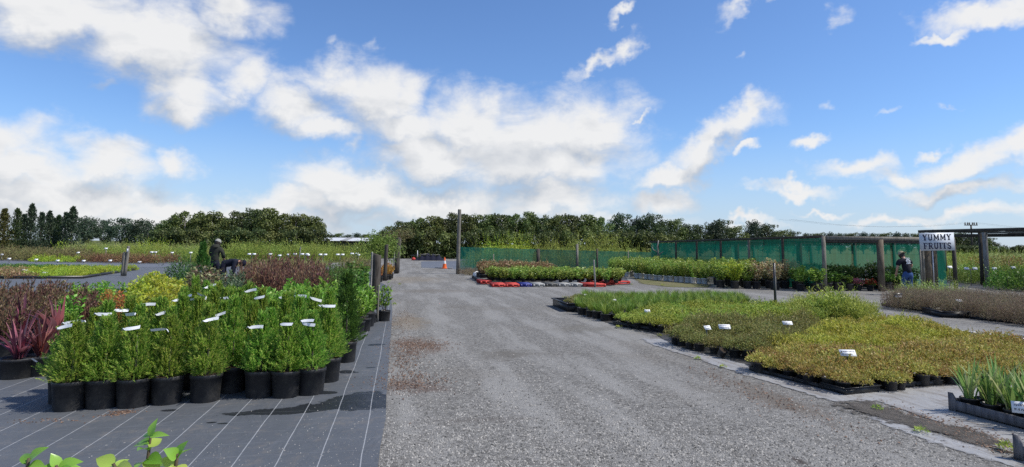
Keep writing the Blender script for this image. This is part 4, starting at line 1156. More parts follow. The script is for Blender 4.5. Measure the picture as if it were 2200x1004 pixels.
# ------------------------------------------------------------------ plants in pots
POT, SOIL = pot_mesh(.165, .285), soil_mesh(.165, .285)
POT_S, SOIL_S = pot_mesh(.125, .21), soil_mesh(.125, .21)
POT_T, SOIL_T = pot_mesh(.085, .12, n=12), soil_mesh(.085, .12, 10)
POT_W = pot_mesh(.15, .26, 'pot', 'white_pot', 14)
def tag_mesh(seed, L=.145, W=.034):
    """a white strip label looped round a twig, slightly curled"""
    rng = random.Random(seed); mb = MB(); V = []
    n = 6; curl = rng.uniform(-.5, .5); el_ = rng.uniform(-.15, .25)
    for i in range(n+1):
        f = i/n
        x = L*f; z = math.sin(el_)*L*f + curl*.12*L*math.sin(f*3)*1.0
        for s_ in (-1, 1):
            V.append((x*math.cos(el_), .02*math.sin(f*4)*curl, z + s_*W/2*(1 if f > .12 else .45)))
    mb.add(np.array(V), [[(2*i, 2*i+2, 2*i+3, 2*i+1) for i in range(n)]])
    mb.tube([(0, 0, 0), (-.015, .02, .01), (-.03, .045, -.005)], .006, 4)
    return mb.mesh('plant_tag', 'white')
TAGS = [tag_mesh(i) for i in range(5)]
def lettered(mb_parent, w_, parent, z=0):
    pass

# ---- front conifers
CON = [conifer_leaves(.80, .185, 560, 300+i, fine=.84).mesh('foliage', 'thuja') for i in range(5)]
CONSTEM = (lambda m: (m.tube([(0, 0, .24), (.01, 0, .6), (0, 0, 1.0)], [.014, .01, .004], 6), m.mesh('stem', 'bark'))[1])(MB())
def conifer(p, H, label, group='potted conifers in the near left block', wide=1.0, tags=0, fol=None, seed=0, fh=.80):
    rng = random.Random(seed)
    o = thing('potted_conifer', label, 'conifer', p, 0, group)
    link('pot', POT, o, None, rng.uniform(0, 6)); link('soil', SOIL, o)
    f = link('foliage', fol or CON[rng.randrange(len(CON))], o, (0, 0, .265), rng.uniform(0, 6.28))
    f.scale = (wide, wide, (H-.265)/fh)
    link('stem', CONSTEM, o).scale = (1, 1, min(1, H/1.05))
    for i in range(tags):
        t = link('plant_tag', TAGS[rng.randrange(5)], o, (rng.uniform(-.12, .04), -.10-rng.uniform(0, .03), H*rng.uniform(.84, .97)))
        t.rotation_euler = (rng.uniform(-.7, -.1), rng.uniform(-.12, .22), rng.uniform(-.35, .35) + (math.pi if rng.random() < .2 else 0))
    return o
front = [(125, 887, .86, 1, 'leftmost of the front conifers, its pot nearest the red flax'), (197, 882, .90, 0, 'front conifer second from the left without a tag'), (265, 880, .88, 1, 'front conifer third from the left under a level white tag'),
         (340, 873, .90, 1, 'front conifer fourth from the left, darker and looser'), (425, 868, 1.0, 1, 'bushy front conifer in the pot that stands forward with brown soil showing'), (545, 858, .90, 1, 'front conifer third from the right end of the front row'),
         (603, 858, .86, 1, 'front conifer second from the right end of the front row'), (657, 852, .90, 2, 'front conifer at the right end of the front row with two tags')]
spots_ = []
for i, (u, v, H, tg, lab) in enumerate(front):
    p = G(u, v); p = p + Vector((0, .15, 0)); spots_.append(p)
    conifer(p, H, lab, tags=tg, seed=10+i, wide=1.02)
p = G(478, 850)+Vector((0, .2, 0)); spots_.append(p); conifer(p, 1.05, 'conifer set back in shade between the forward pot and its right neighbour', seed=31, tags=0)
p = G(697, 822)+Vector((0, .1, 0)); spots_.append(p); conifer(p, 1.08, 'conifer behind the right end of the front row, its pot showing beside it', seed=32, tags=1)
e_ = (spots_[7]-spots_[0]).normalized(); n_ = Vector((-e_.y, e_.x, 0))
rng_ = random.Random(5); k_ = 0
polyc = PD((96, 6.0), (690, 6.7), (712, 7.3), (718, 8.3), (560, 8.2), (490, 9.2), (400, 9.2), (370, 7.6), (230, 7.1), (120, 6.9))
for j in range(1, 9):
    for i in range(-3, 11):
        p = spots_[0] + e_*(i*.335+.167*(j % 2)+rng_.uniform(-.03, .03)) + n_*(j*.325+rng_.uniform(-.02, .02))
        if not inside(p, polyc) or any((p-s_).length < .27 for s_ in spots_):
            continue
        spots_.append(p); k_ += 1
        u_ = PU + F*p.x/p.y
        conifer(p, rng_.uniform(.88, 1.02)+.02*j, 'conifer deep inside the near left block, only its top showing between its neighbours', tags=1 if rng_.random() < .8 else 0, seed=50+k_)
SLIM = conifer_leaves(1.08, .15, 380, 331, slim=True).mesh('foliage', 'thuja_dark')
p = G(736, 780)+Vector((0, .12, 0))
o = conifer(p, 1.30, 'tall slim darker conifer standing alone at the right corner of the block', None, tags=0, fol=SLIM, seed=77, fh=1.08, wide=1.3)

# ---- red flax in the big pot at the left edge
FLX = [blades(40, .58, .046, 400+i, 1.0, .7, .24, .06, .5).mesh('foliage', 'flax') for i in range(3)]
POT_B = pot_mesh(.21, .24)
for i, (u, v, lab) in enumerate(((58, 812, 'red bladed flax in a wide black pot with a hooked white tag'), (8, 818, 'red bladed flax in a wide black pot at the very left edge of the photo'), (-40, 800, 'red flax beyond the left edge'), (95, 775, 'taller dark red flax just behind the potted one'), (20, 772, 'dull red flax behind the left edge pot'))):
    if u < 0: continue
    p = G(u, v)+Vector((0, .2, 0))
    o = thing('potted_flax', lab, 'flax', p, 0, 'red flax plants')
    link('pot', POT_B, o); link('soil', SOIL, o).scale = (1.2, 1.2, .84)
    f = link('foliage', FLX[i % 3], o, None, i*1.3+.6); f.scale = (1, 1, .95 if i < 3 else 1.1)
    if i == 0:
        mb = MB(); pts = [(-.07, -.215, .08), (-.06, -.225, .17), (-.01, -.235, .225), (.06, -.22, .235), (.10, -.19, .19)]
        V = []
        for a in pts: V += [(a[0]-.012, a[1], a[2]-.004), (a[0]+.012, a[1], a[2]+.006)]
        mb.add(np.array(V), [[(2*j, 2*j+2, 2*j+3, 2*j+1) for j in range(4)]]); part('plant_tag', mb, 'white', o)

# ---- shrub kinds
def shrub_kind(name, label, group, mat, h, r, nst, per, L, W, seeds, pot=('pot', .285), small=False, zf=None, **kw):
    vs = []
    P_, S_, z0 = (POT_S, SOIL_S, .19) if small else (POT, SOIL, .26)
    z0 = zf or z0
    for sd in seeds:
        paths, stm = stems_of(h-z0, r, nst, sd, z0, 1.0, .005, .25, kw.get('low', .7))
        lf = leafy(paths, per, L, W, sd+1, kw.get('t0', .2), kw.get('out', .8), kw.get('up', .5), kw.get('droop', 0), kw.get('flat', .5), kw.get('tb', 1.0))
        vs.append([('pot', P_), ('soil', S_), ('stem', stm.mesh('stem', 'twig')), ('foliage', lf.mesh('foliage', mat))])
    return Kind(name, kw.get('cat', 'shrub'), label, group, vs)
LAUREL = shrub_kind('potted_laurel', 'bright green broad leaved shrub in a black pot in the block behind the conifers', 'bright green laurels', 'laurel', .92, .17, 9, 26, .085, .042, (500, 510, 520), t0=.15, up=.7)
LAUREL_EDGE = shrub_kind('potted_laurel', 'bright green laurel', 'laurels at the mat edge', 'laurel', .78, .15, 7, 22, .085, .042, (505, 515), small=True, t0=.15, up=.8)
BRONZE = shrub_kind('bronze_shrub', 'upright bronze leaved shrub in the dense dark block behind the laurels', 'upright bronze shrubs', 'bronze', 1.34, .24, 24, 26, .08, .019, (530, 540, 550), t0=.12, up=1.5, out=.4, low=.5)
FEATH = shrub_kind('dark_shrub', 'feathery mid green shrub between the bronze block and the broad leaved bushes', 'feathery mid green shrubs', 'mid_green', 1.18, .2, 16, 34, .055, .014, (560, 570), t0=.1, up=1.0, out=.6)
BROAD = shrub_kind('broadleaf_shrub', 'dark glossy broad leaved bush in the clump left of the thick dark post', 'glossy broad leaved bushes', 'mid_green', 1.16, .26, 11, 26, .10, .055, (580, 590), t0=.2, up=.4, out=1.0)
YELLOW = shrub_kind('yellow_shrub', 'yellow leaved shrub in the golden clump behind the conifers', 'yellow leaved shrubs', 'yellow', .88, .23, 14, 28, .075, .034, (600, 610), t0=.2, up=.6)
BURG = shrub_kind('burgundy_shrub', 'burgundy brown leaved shrub in the block behind the red flax', 'burgundy shrubs', 'burgundy', .92, .24, 20, 26, .065, .021, (620, 630, 640), t0=.15, up=1.2, out=.55, low=.45)
GREYL = shrub_kind('grey_shrub', 'dull grey green shrub with narrow leaves left of the bronze block', 'grey green shrubs', 'grey_leaf', 1.12, .2, 12, 30, .085, .026, (650, 660), t0=.15, up=.8)
CREAM = shrub_kind('cream_shrub', 'dark shrub with pale cream leaf edges in front of the gardeners', 'cream edged shrubs', 'cream_edge', 1.12, .23, 12, 26, .085, .036, (670, 680), t0=.2, up=.6, droop=.2)
ORANGE = shrub_kind('orange_shrub', 'orange leaved shrub behind the road edge posts', 'orange leaved shrubs', 'orange_leaf', .66, .2, 12, 26, .06, .03, (690,), small=True)
MIXED = shrub_kind('green_shrub', 'mid green leafy shrub between the burgundy clumps', 'mid green shrubs at the left', 'laurel', .80, .2, 12, 26, .08, .036, (700, 710))
RUST = shrub_kind('rusty_shrub', 'orange brown leaved shrub beside the yellow clump', 'rusty shrubs', 'orange_leaf', .82, .2, 14, 26, .05, .02, (715,), t0=.15, up=.8)
bed(LAUREL, PD((545, 9.7), (728, 9.5), (792, 11.9), (800, 12.9), (545, 12.6)), .36, seed=21, scale=(.82, 1.1), jit=.22)
for i, (u, v, lab) in enumerate(((776, 703, 'laurel in the pot left of the pale thin rod'), (795, 695, 'laurel partly behind the rod with a looped tag on its pot'), (823, 691, 'laurel at the outer corner with a white tag hanging on its pot'), (752, 706, 'laurel half hidden by the tall slim conifer'))):
    p = G(u, v)+Vector((0, .11, 0))
    o = LAUREL_EDGE.put(p, scale=(1.0, .92, 1.08, 1.0)[i], label=lab)
    if i in (1, 2):
        t = link('plant_tag', TAGS[i], o, (.08, -.10, .17)); t.rotation_euler = (0, 1.2, 0)
bed(BRONZE, PD((512, 13.2), (690, 13.2), (700, 18), (520, 18)), .42, seed=22, scale=(.8, 1.12), jit=.25)
bed(FEATH, PD((700, 14.2), (748, 13.8), (745, 18), (700, 18.5)), .42, seed=23)
bed(BROAD, PD((748, 14.4), (792, 16.6), (792, 19), (748, 18)), .5, seed=24)
bed(YELLOW, PD((240, 9.9), (372, 10.2), (392, 16), (300, 16.2)), .46, seed=25, scale=(.78, 1.12), jit=.25)
bed(BURG, PD((-80, 8.6), (60, 8.7), (120, 10.2), (130, 13), (-80, 13.4)), .42, seed=26, scale=(.75, 1.12), jit=.25)
bed(MIXED, PD((120, 11.2), (250, 11.2), (262, 13.5), (135, 13.5)), .45, seed=27)
bed(BURG, PD((160, 9.9), (215, 9.9), (222, 11.6), (165, 11.6)), .40, seed=28, label='burgundy shrub in the small clump left of the rusty shrubs', group='small burgundy clump')
bed(RUST, PD((218, 9.6), (262, 9.8), (270, 11.2), (225, 11.4)), .4, seed=29)
bed(MIXED, PD((70, 9.8), (158, 9.2), (158, 10.8), (125, 11)), .42, seed=30)
bed(GREYL, PD((480, 10.6), (520, 10.6), (515, 13.6), (480, 14)), .42, seed=31)
bed(CREAM, PD((405, 11.6), (478, 11.4), (478, 15.2), (402, 14.6)), .46, seed=32)
bed(ORANGE, PD((815, 26), (845, 29), (838, 33), (800, 29)), .45, seed=33)
# two dark conifers beside the gardeners
DKC = conifer_leaves(1.45, .42, 420, 340, L=.24).mesh('foliage', 'thuja_dark')
o = thing('upright_conifer', 'dense dark upright conifer just left of the standing gardener', 'conifer', D(432, 20.2)); link('pot', POT, o).scale = (1.3, 1.3, 1); link('foliage', DKC, o, (0, 0, .22)); link('stem', CONSTEM, o)
SPR = mound(.55, .95, 1500, .09, .03, 345, .2, .5, 20).mesh('foliage', 'dark_green')
for u, d, s_, lab in ((388, 19.4, 1.0, 'low dark spreading conifer left of the upright one'), (402, 18.6, .82, 'smaller dark spreading bush in front of the upright conifer')):
    o = thing('spreading_conifer', lab, 'conifer', D(u, d), 1.0, None, s_); link('pot', POT, o).scale = (1.3, 1.3, 1); link('foliage', SPR, o); link('stem', CONSTEM, o).scale = (1, 1, .6)

# climbers on the road edge posts
def climber(name, label, u, d, z, wx, wz, mat, seed, hang=True, n=2600, L=.10, W=.05):
    rng = rg(seed); mb = MB(); mt = MB(); P = []; Dv = []
    for i in range(26):
        c = np.array([rng.normal()*wx*.4, rng.normal()*wx*.3, z+rng.normal()*wz*.3])
        m = n//26
        d_ = u3(rng, m)
        P.append(c+d_*rng.uniform(.1, .34, m)[:, None]); Dv.append(d_+np.array([0, 0, -.4 if hang else .3]))
        if i < 10: mt.tube([(0, 0, z*.6), (c[0]*.5, c[1]*.5, z), c], [.02, .014, .006], 4)
    mb.leaves(np.concatenate(P), np.concatenate(Dv), L, W, rng, .15, .5)
    o = thing(name, label, 'climber', D(u, d)); part('foliage', mb, mat, o); part('stem', mt, 'twig', o)
climber('climbing_plant', 'green climber draped over the post at the road edge', 816, 28.2, 1.62, .95, .5, 'climber', 350)
climber('climbing_plant', 'smaller green climber hanging to the right of its post', 834, 29.5, 1.5, .45, .8, 'climber', 352, n=900)
climber('dry_climber', 'dry twiggy brownish climber on the farthest road edge post', 853, 35, 2.25, 1.0, .5, 'field_brown', 351, n=900, L=.09, W=.03)

# ---- low green bed and field rows on the left
def low_kind(name, cat, label, group, mat, r, h, n, L, W, seeds, sprigs=0, up=.8, stem=True, lumpy=.3):
    vs = []
    for sd in seeds:
        v = [('foliage', mound(r, h, n, L, W, sd, 0.0, up, sprigs, lumpy, .04).mesh('foliage', mat))]
        if stem:
            m = MB(); m.tube([(0, 0, 0), (0, .01, h*.5), (.02, 0, h*.8)], [.02, .015, .006], 5); v.append(('stem', m.mesh('stem', 'twig')))
        vs.append(v)
    return Kind(name, cat, label, group, vs)
LOWY = low_kind('ground_cover_plant', 'plant', 'low yellow green plant in the edged bed by the two posts', 'low yellow green bed', 'lime', .36, .27, 260, .075, .045, (801, 802), 0)
LOWO = low_kind('ground_cover_plant', 'plant', 'low orange tinted plant at the left end of the edged bed', 'low orange tinted plants', 'photinia', .36, .27, 260, .075, .045, (803,), 0)
bed(LOWY, PD((70, 26.6), (175, 27.4), (292, 35.5), (240, 35.8), (60, 33.2)), .62, seed=40)
bed(LOWO, PD((-60, 26.4), (66, 26.6), (56, 32.6), (-60, 32.4)), .62, seed=41)
LOWG = low_kind('ground_cover_plant', 'plant', 'low plain green plant in the back row of the edged bed', 'low green back row', 'mid_green', .4, .22, 200, .08, .045, (804,), 0)
bed(LOWG, PD((-80, 34.6), (160, 35.4), (190, 38), (-80, 37)), .8, seed=42)
mb = MB(); a_, b_ = D(-60, 26.1), D(178, 27.0); mb.beam(a_+Vector((0, 0, .06)), b_+Vector((0, 0, .06)), .05, .12)
tag(link('bed_edging', mb.mesh('bed_edging', 'black_metal')), 'long black edging along the front of the low yellow green bed', 'edging')
mb = MB(); a_, b_ = D(178.4, 27.05), D(292, 35.2); mb.beam(a_+Vector((0, 0, .06)), b_+Vector((0, 0, .06)), .05, .12)
tag(link('bed_edging', mb.mesh('bed_edging', 'black_metal')), 'slanting black edging at the right end of the low yellow green bed', 'edging')
FB = low_kind('brown_shrub', 'shrub', 'brown green shrub in the wide field bed left of the yard path', 'brown green field shrubs', 'field_brown', .62, .85, 420, .13, .05, (811, 812), 8)
FL = low_kind('lime_shrub', 'shrub', 'lime green low shrub at the front of the left field bed', 'lime field shrubs', 'lime', .5, .42, 300, .11, .05, (813,), 3)
FR = low_kind('russet_shrub', 'shrub', 'red brown shrub in the front field bed behind the two posts', 'red brown field shrubs', 'field_red', .52, .62, 380, .12, .045, (814, 815), 6)
FG = low_kind('field_shrub', 'shrub', 'tall green shrub in the field rows below the shelter belt', 'tall green field shrubs', 'field_green', .72, 1.3, 520, .14, .06, (816, 817), 10)
FP = low_kind('pale_shrub', 'shrub', 'pale green shrub in the far field rows', 'pale far field shrubs', 'field_pale', .85, 1.15, 420, .17, .06, (818,), 8)
FY = low_kind('yellow_bush', 'shrub', 'bright yellow green bush standing above the far field rows', 'yellow far bushes', 'lime', .9, 1.5, 420, .16, .07, (819,), 8)
FH = low_kind('hedge_shrub', 'shrub', 'bushy green shrub in the level hedge behind the label stakes', 'green hedge behind the label stakes', 'field_green', .75, 1.42, 620, .13, .055, (820, 821), 10, .9)
bed(FB, PD((-120, 49), (190, 47.5), (190, 57), (-120, 60)), 1.15, seed=50)
bed(FL, PD((58, 46.3), (168, 45.6), (172, 47.2), (58, 48)), .95, seed=51)
bed(FR, PD((180, 45.8), (372, 44.3), (372, 47.5), (180, 50)), 1.0, seed=52)
bed(FG, PD((195, 52), (440, 49), (445, 58), (195, 60)), 1.5, seed=53, scale=(.75, .95))
bed(FP, PD((150, 62), (470, 60), (470, 76), (150, 80)), 2.2, seed=54)
for u, d in ((300, 60), (318, 61), (335, 59), (352, 60), (128, 58)):
    FY.put(D(u, d), scale=R.uniform(.8, 1.05))
bed(FH, PD((488, 52), (695, 52), (705, 58), (488, 58)), 1.15, seed=55, scale=(.95, 1.05))
LOWS = low_kind('low_shrub', 'shrub', 'low pale green plant in the strip before the label stakes', 'low strip before the label stakes', 'field_pale', .5, .42, 240, .10, .045, (822,), 3)
bed(LOWS, PD((500, 40), (690, 39), (700, 44), (500, 45)), .95, seed=56)
bed(FG, PD((694, 55), (800, 52), (812, 62), (694, 66)), 1.6, seed=57, scale=(.85, 1.1), label='green shrub in the rows between the hedge and the road edge climbers', group='green shrubs before the shed')
bed(FB, PD((742, 36), (792, 34), (800, 42), (745, 44)), 1.2, seed=58, scale=(.7, .8), label='olive brown shrub behind the thick dark post', group='olive brown shrubs')

# ---- label stakes
def card(w_, h_, name='card'):
    m = MB(); m.box((0, 0, 0), (w_, h_, .006)); return m.mesh(name, 'white')
def ink(w_, h_, rows, seed):
    """worn unreadable pen lettering: rows of small separate marks"""
    rng = random.Random(seed); m = MB()
    for r_ in range(rows):
        y = h_*(.5-(r_+.75)/(rows+.5)); x = -w_*.40; e = w_*rng.uniform(.25, .42)
        while x < e:
            c_ = w_*rng.uniform(.025, .05); hh = h_*.6/(rows+.6)
            m.box((x, y, .0042), (c_*.45, hh*rng.uniform(.6, 1), .001), rng.uniform(-.4, .4))
            if rng.random() < .6: m.box((x+c_*.3, y+rng.choice((-1, 0, 1))*hh*.35, .0046), (c_*.7, hh*.2, .001), rng.uniform(-.2, .2))
            x += c_*rng.choice((1.15, 1.15, 1.15, 1.8))
    return m.mesh('lettering', 'ink')
CARD, CARD_B = card(.20, .105), card(.34, .17)
def label_stake(p, h, label, group=None, w_=.2, tilt=.9, yaw=0., rows=2, seed=0, double=False, lean=0.0, rod='grey_timber', text=True):
    o = thing('label_stake', label, 'label', p, yaw, group)
    rw = .012 if w_ < .25 else .035
    m = MB(); m.beam((lean*-h, 0, -.02), (0, 0, h-.01), rw*1.6, rw); part('stake', m, rod, o)
    for i, dx in enumerate((-.19, .19) if double else (0,)):
        c = link('card', CARD if w_ < .25 else CARD_B, o, (dx, -.02, h))
        c.rotation_euler = (tilt, 0, 0); c.scale = (w_/(.2 if w_ < .25 else .34),)*3
        if text:
            t = link('lettering', ink(.20 if w_ < .25 else .34, .105 if w_ < .25 else .17, rows, seed+i), c)
    if double:
        m = MB(); m.box((0, 0, h-.05), (.5, .03, .04)); part('crosspiece', m, rod, o)
    return o
lab_r = [(1820, 758, 8.05, .23, .75, -.15, 'largest white label with two worn lines of lettering in the golden brown trays', 2), (1556, 702, 10.6, .23, .7, -.1, 'white label lying flat over the brown green plants, right one of the pair', 2),
         (1518, 704, 10.4, .17, 1.0, .5, 'narrow white label turned sideways, left one of the pair in the brown green plants', 2), (1691, 694, 11.2, .20, .7, -.1, 'white label between the brown green and the yellow olive plants', 2),
         (1390, 668, 13.6, .15, 1.0, .1, 'small white label between the grass tufts and the light green creeper', 2), (1320, 645, 15.7, .12, 1.0, .5, 'small white label among the grass tufts', 1), (1258, 634, 17.6, .13, 1.1, .3, 'white label at the far left end of the right bed', 1),
         (1929, 636, 17.0, .20, 1.2, 0, 'white label with a dark frame at the left end of the brown heath trays', 1), (2060, 646, 15.6, .20, .5, .2, 'tilted white label leaning over the brown heath trays', 1)]
for i, (u, v, d, w_, tl, yw, lab, rows) in enumerate(lab_r):
    t = T(u, v, d)
    o = label_stake((t.x, t.y, 0), t.z, lab, 'label cards in the right beds', w_*.84, tl, yw, rows, 900+3*i, lean=.0 if i != 8 else .35)
    if i == 7:
        m = MB(); m.box((0, -.012, t.z+.005), (.26, .012, .15)); part('frame', m, 'black_metal', o)
for i, (u, v, lab) in enumerate(((20, 556, 'white label stake leftmost of the front field row'), (78, 558, 'white label stake second from the left of the front field row'), (124, 560, 'white label stake third from the left before the lime shrubs'), (180, 560.5, 'white label stake at the seam of the lime and red brown shrubs'), (237, 560, 'white label stake left of the two posts'), (300, 563, 'white label stake right of the two posts before the red brown shrubs'))):
    t = T(u, v, 44.8); label_stake((t.x, t.y, 0), t.z, lab, 'label stakes of the front field row', .26, .9, 0, 1, 950+i, text=False)
for i, (u, v, lab) in enumerate(((53, 581, 'white label stake at the left in the low yellow green bed'), (97, 587, 'white label stake nearer the front of the low yellow green bed'))):
    t = T(u, v, (30, 28)[i]); label_stake((t.x, t.y, 0), t.z, lab, None, .26, .9, 0, 1, 960+i, text=False)
for i, (u, v, dbl) in enumerate(((541, 546, 1), (581, 546, 0), (620, 547, 0), (634, 546, 0), (655, 546, 1), (662, 548, 0), (694, 547, 1), (731, 547, 1), (762, 545, 1), (770, 548, 0), (601, 549, 0))):
    t = T(u, v, 46.5); label_stake((t.x, t.y, 0), t.z, ordinal(i)+' label stake from the left before the level green hedge' if i < 10 else 'short label stake in the low strip before the hedge', 'label stakes before the hedge', .26, .9, 0, 1, 970+i, bool(dbl), text=False)
for i, (u, v) in enumerate(((87, 540), (99, 540), (119, 540), (148, 541), (190, 541), (228, 534), (326, 542), (334, 542), (370, 543), (410, 543), (168, 543), (4, 547))):
    t = T(u, v, 58 if i < 5 else 48.5); label_stake((t.x, t.y, 0), t.z, 'tiny white label stake among the field shrubs at the far left', 'tiny label stakes in the left field', .26, .9, 0, 1, 990+i, text=False)
for i, (u, v, lab) in enumerate(((2040, 574, 'pale stake with a box shaped label right of the shade house'), (2085, 577, 'stake with two label heads in the middle of the right field'), (2136, 577, 'stake with a label head just right of the grey pergola post'), (2176, 575, 'thin stake with a label near the right edge'))):
    t = T(u, v, 27.5); label_stake((t.x, t.y, 0), t.z, lab, 'label stakes of the right field', .21, 1.1, 0, 1, 1010+i, i == 1, rod='post', text=False)
# ---- the shrubs behind the red pallets and the citrus block
CITRUS = [[('pot', POT_W), ('stem', s_.mesh('stem', 'twig')), ('foliage', leafy(p_, 32, .09, .045, 1100+i, .04, .9, .4).mesh('foliage', 'citrus'))] for i, (p_, s_) in enumerate([stems_of(.84, .34, 18, 1090+i, .20) for i in range(3)])]
CIT = Kind('citrus_shrub', 'shrub', 'light green shrub in a white pot in the block behind the red pallets', 'white potted shrubs', CITRUS)
_a, _b = G(1369, 598), G(1516, 610.5)
_n = int((_b-_a).length/.36)
for i in range(_n+1):
    _p = _a.lerp(_b, i/_n); CIT.put((_p.x, _p.y+.1*(i % 2), 0), scale=R.uniform(.9, 1.0))
bed(CIT, PD((1375, 32.0), (1522, 27.6), (1556, 31.5), (1450, 37), (1312, 38), (1318, 34)), .52, seed=60, scale=(.92, 1.06))
CITD = [[('pot', POT)]+[x for x in v if x[0] != 'pot'] for v in CITRUS]
YD = Kind('glossy_shrub', 'shrub', 'glossy yellow green shrub in a big black pot right of the white pots', 'glossy shrubs in black pots', [[('pot', POT), ('stem', s_.mesh('stem', 'twig')), ('foliage', leafy(p_, 30, .10, .05, 1120+i, .05, .9, .4).mesh('foliage', ('citrus', 'lime')[i % 2]))] for i, (p_, s_) in enumerate([stems_of(.86, .36, 18, 1110+i, .25) for i in range(3)])])
bed(YD, PD((1527, 24.7), (1605, 24.4), (1640, 28.5), (1545, 29.5)), .58, seed=61, scale=(.98, 1.12))
VAR = shrub_kind('variegated_shrub', 'cream and pink variegated shrub before the shade house wall', 'variegated shrubs', 'variegated', 1.18, .33, 18, 34, .085, .04, (1130, 1140), t0=.15, up=.4, out=.9)
bed(VAR, PD((1612, 24.2), (1690, 24.0), (1712, 26.4), (1648, 28)), .6, seed=62)
LG = shrub_kind('light_green_shrub', 'light green leafy shrub in front of the green net wall', 'light green shrubs at the net wall', 'laurel', .92, .3, 12, 26, .10, .055, (1150, 1160), t0=.25, up=.3, out=1.0)
bed(LG, PD((1696, 23.6), (1768, 23.0), (1762, 24.6), (1712, 25.8)), .55, seed=63)
GREENP = shrub_kind('pallet_shrub', 'small green shrub standing on the plastic pallets', 'green shrubs on the pallets', 'citrus', .55, .26, 16, 26, .08, .038, (1170, 1180, 1190), small=True, zf=.10, t0=.0, up=.3)
for v_ in GREENP.variants: v_[0], v_[1] = ('pot', POT_T), ('soil', SOIL_T)
bed(GREENP, PD((1052, 25.55), (1340, 25.55), (1332, 27.6), (1052, 27.6)), .42, seed=64, z=.118, scale=(.98, 1.18))
COPPER = shrub_kind('copper_shrub', 'copper tipped shrub behind the green ones on the pallets', 'copper tipped shrubs', 'photinia', .76, .24, 14, 24, .07, .034, (1200, 1210), t0=.2, up=.6)
bed(COPPER, PD((1030, 27.9), (1192, 28.4), (1180, 31), (1030, 31.5)), .46, seed=65, scale=(1.05, 1.25))
GREYP = low_kind('grey_tuft', 'plant', 'low grey brown tuft at the foot of the tall pole', 'grey tufts', 'heath', .3, .32, 240, .09, .02, (1220,), 6)
bed(GREYP, PD((990, 33.4), (1026, 31), (1030, 34), (1000, 35)), .5, seed=66)
# behind the net fence
NETP = low_kind('netted_shrub', 'shrub', 'green shrub standing in rows behind the green net fence', 'shrubs behind the net fence', 'field_green', .6, 1.1, 380, .13, .05, (1230, 1231), 8)
bed(NETP, PD((1000, 41), (1400, 41), (1420, 50), (1010, 52)), 1.3, seed=67)
NETY = low_kind('netted_shrub', 'shrub', 'yellow green shrub topping the net fence near the tall pole', 'yellow green shrubs above the net', 'lime', .7, 1.9, 420, .15, .05, (1240,), 14)
bed(NETY, PD((1035, 42.5), (1150, 42.5), (1150, 45), (1040, 46)), 1.2, seed=68, scale=(.82, .98))
NETB = low_kind('big_bush', 'bush', 'big olive bush rising behind the middle of the net fence', 'big bushes behind the net fence', 'field_green', 1.3, 2.35, 900, .17, .07, (1250, 1251), 16)
for u, d, s_ in ((1165, 55, .84), (1188, 54, .86), (1212, 55, .84), (1235, 54, .88), (1258, 55, .98), (1282, 55, 1.06), (1306, 55, 1.08), (1330, 54, 1.02)):
    NETB.put(D(u, d), scale=s_)

# ------------------------------------------------------------------ the right foreground bed
def tray_mesh(w_=.62, l_=.36, h=.075):
    m = MB(); t = .012
    m.box((0, 0, .008), (w_-.02, l_-.02, .012))
    for sx_, sy_, a, b in ((0, -1, w_, t), (0, 1, w_, t), (-1, 0, t, l_-2*t), (1, 0, t, l_-2*t)):
        m.box((sx_*(w_/2-t/2), sy_*(l_/2-t/2), h/2), (a, b, h))
    m2 = MB()
    for sx_, sy_, a, b in ((0, -1, w_+.03, .018), (0, 1, w_+.03, .018), (-1, 0, .018, l_-.006), (1, 0, .018, l_-.006)):
        m2.box((sx_*(w_/2+.006), sy_*(l_/2+.006), h+.003), (a, b, .012))
    return m.mesh('body', 'tray'), m2.mesh('rim', 'tray')
TB, TR = tray_mesh()
def tray(p, rz, label, group, s=1.0, cat='tray'):
    o = thing('plant_tray', label, cat, p, rz, group, s)
    link('body', TB, o); link('rim', TR, o)
    return o
def tray_kind(name, label, group, mat, r, h, n, L, W, seeds, pot=True, sprigs=0, up=.8, dx=0, bl=None, lumpy=.3):
    vs = []
    for sd in seeds:
        mesh = (bl(sd) if bl else mound(r, h, n, L, W, sd, .105, up, sprigs, lumpy)).mesh('foliage', mat)
        vs.append([('pot', POT_T), ('soil', SOIL_T), ('foliage', mesh)])
    return Kind(name, 'plant', label, group, vs)
GRASS = tray_kind('grass_tuft', 'bright green grass tuft in a black pot at the far end of the right bed', 'grass tufts of the right bed', 'grass', 0, 0, 0, 0, 0, (1301, 1302, 1303), bl=lambda sd: blades(80, .30, .011, sd, .7, .75, .10, .06, .55, 4))
POT_G = pot_mesh(.12, .15, n=14); SOIL_G = soil_mesh(.12, .15, 10)
for v_ in GRASS.variants: v_[0] = ('pot', POT_G); v_[1] = ('soil', SOIL_G)
LIGHT = tray_kind('light_creeper', 'light green creeping plant in the band between the grass tufts and the brown plants', 'light green creepers', 'cover_light', .18, .15, 380, .045, .018, (1310, 1311, 1312), sprigs=5)
FEA = tray_kind('feathery_plant', 'tall feathery light green plant beyond the yellow olive creepers', 'feathery plants', 'feathery', .22, .30, 480, .06, .016, (1320, 1321), sprigs=26)
BROWNC = tray_kind('brown_creeper', 'brown green creeping plant in the mounded left half of the bed', 'brown green creepers', 'cover_brown', .19, .19, 640, .034, .014, (1330, 1331, 1332), sprigs=5)
OLIVE = tray_kind('olive_creeper', 'yellow olive creeping plant in the spreading right half of the bed', 'yellow olive creepers', 'cover_olive', .20, .15, 620, .038, .014, (1340, 1341, 1342), sprigs=4)
GOLD = tray_kind('golden_creeper', 'golden brown twiggy creeper in the trays nearest the camera', 'golden brown creepers', 'cover_gold', .15, .12, 400, .036, .014, (1350, 1351, 1352), sprigs=8)
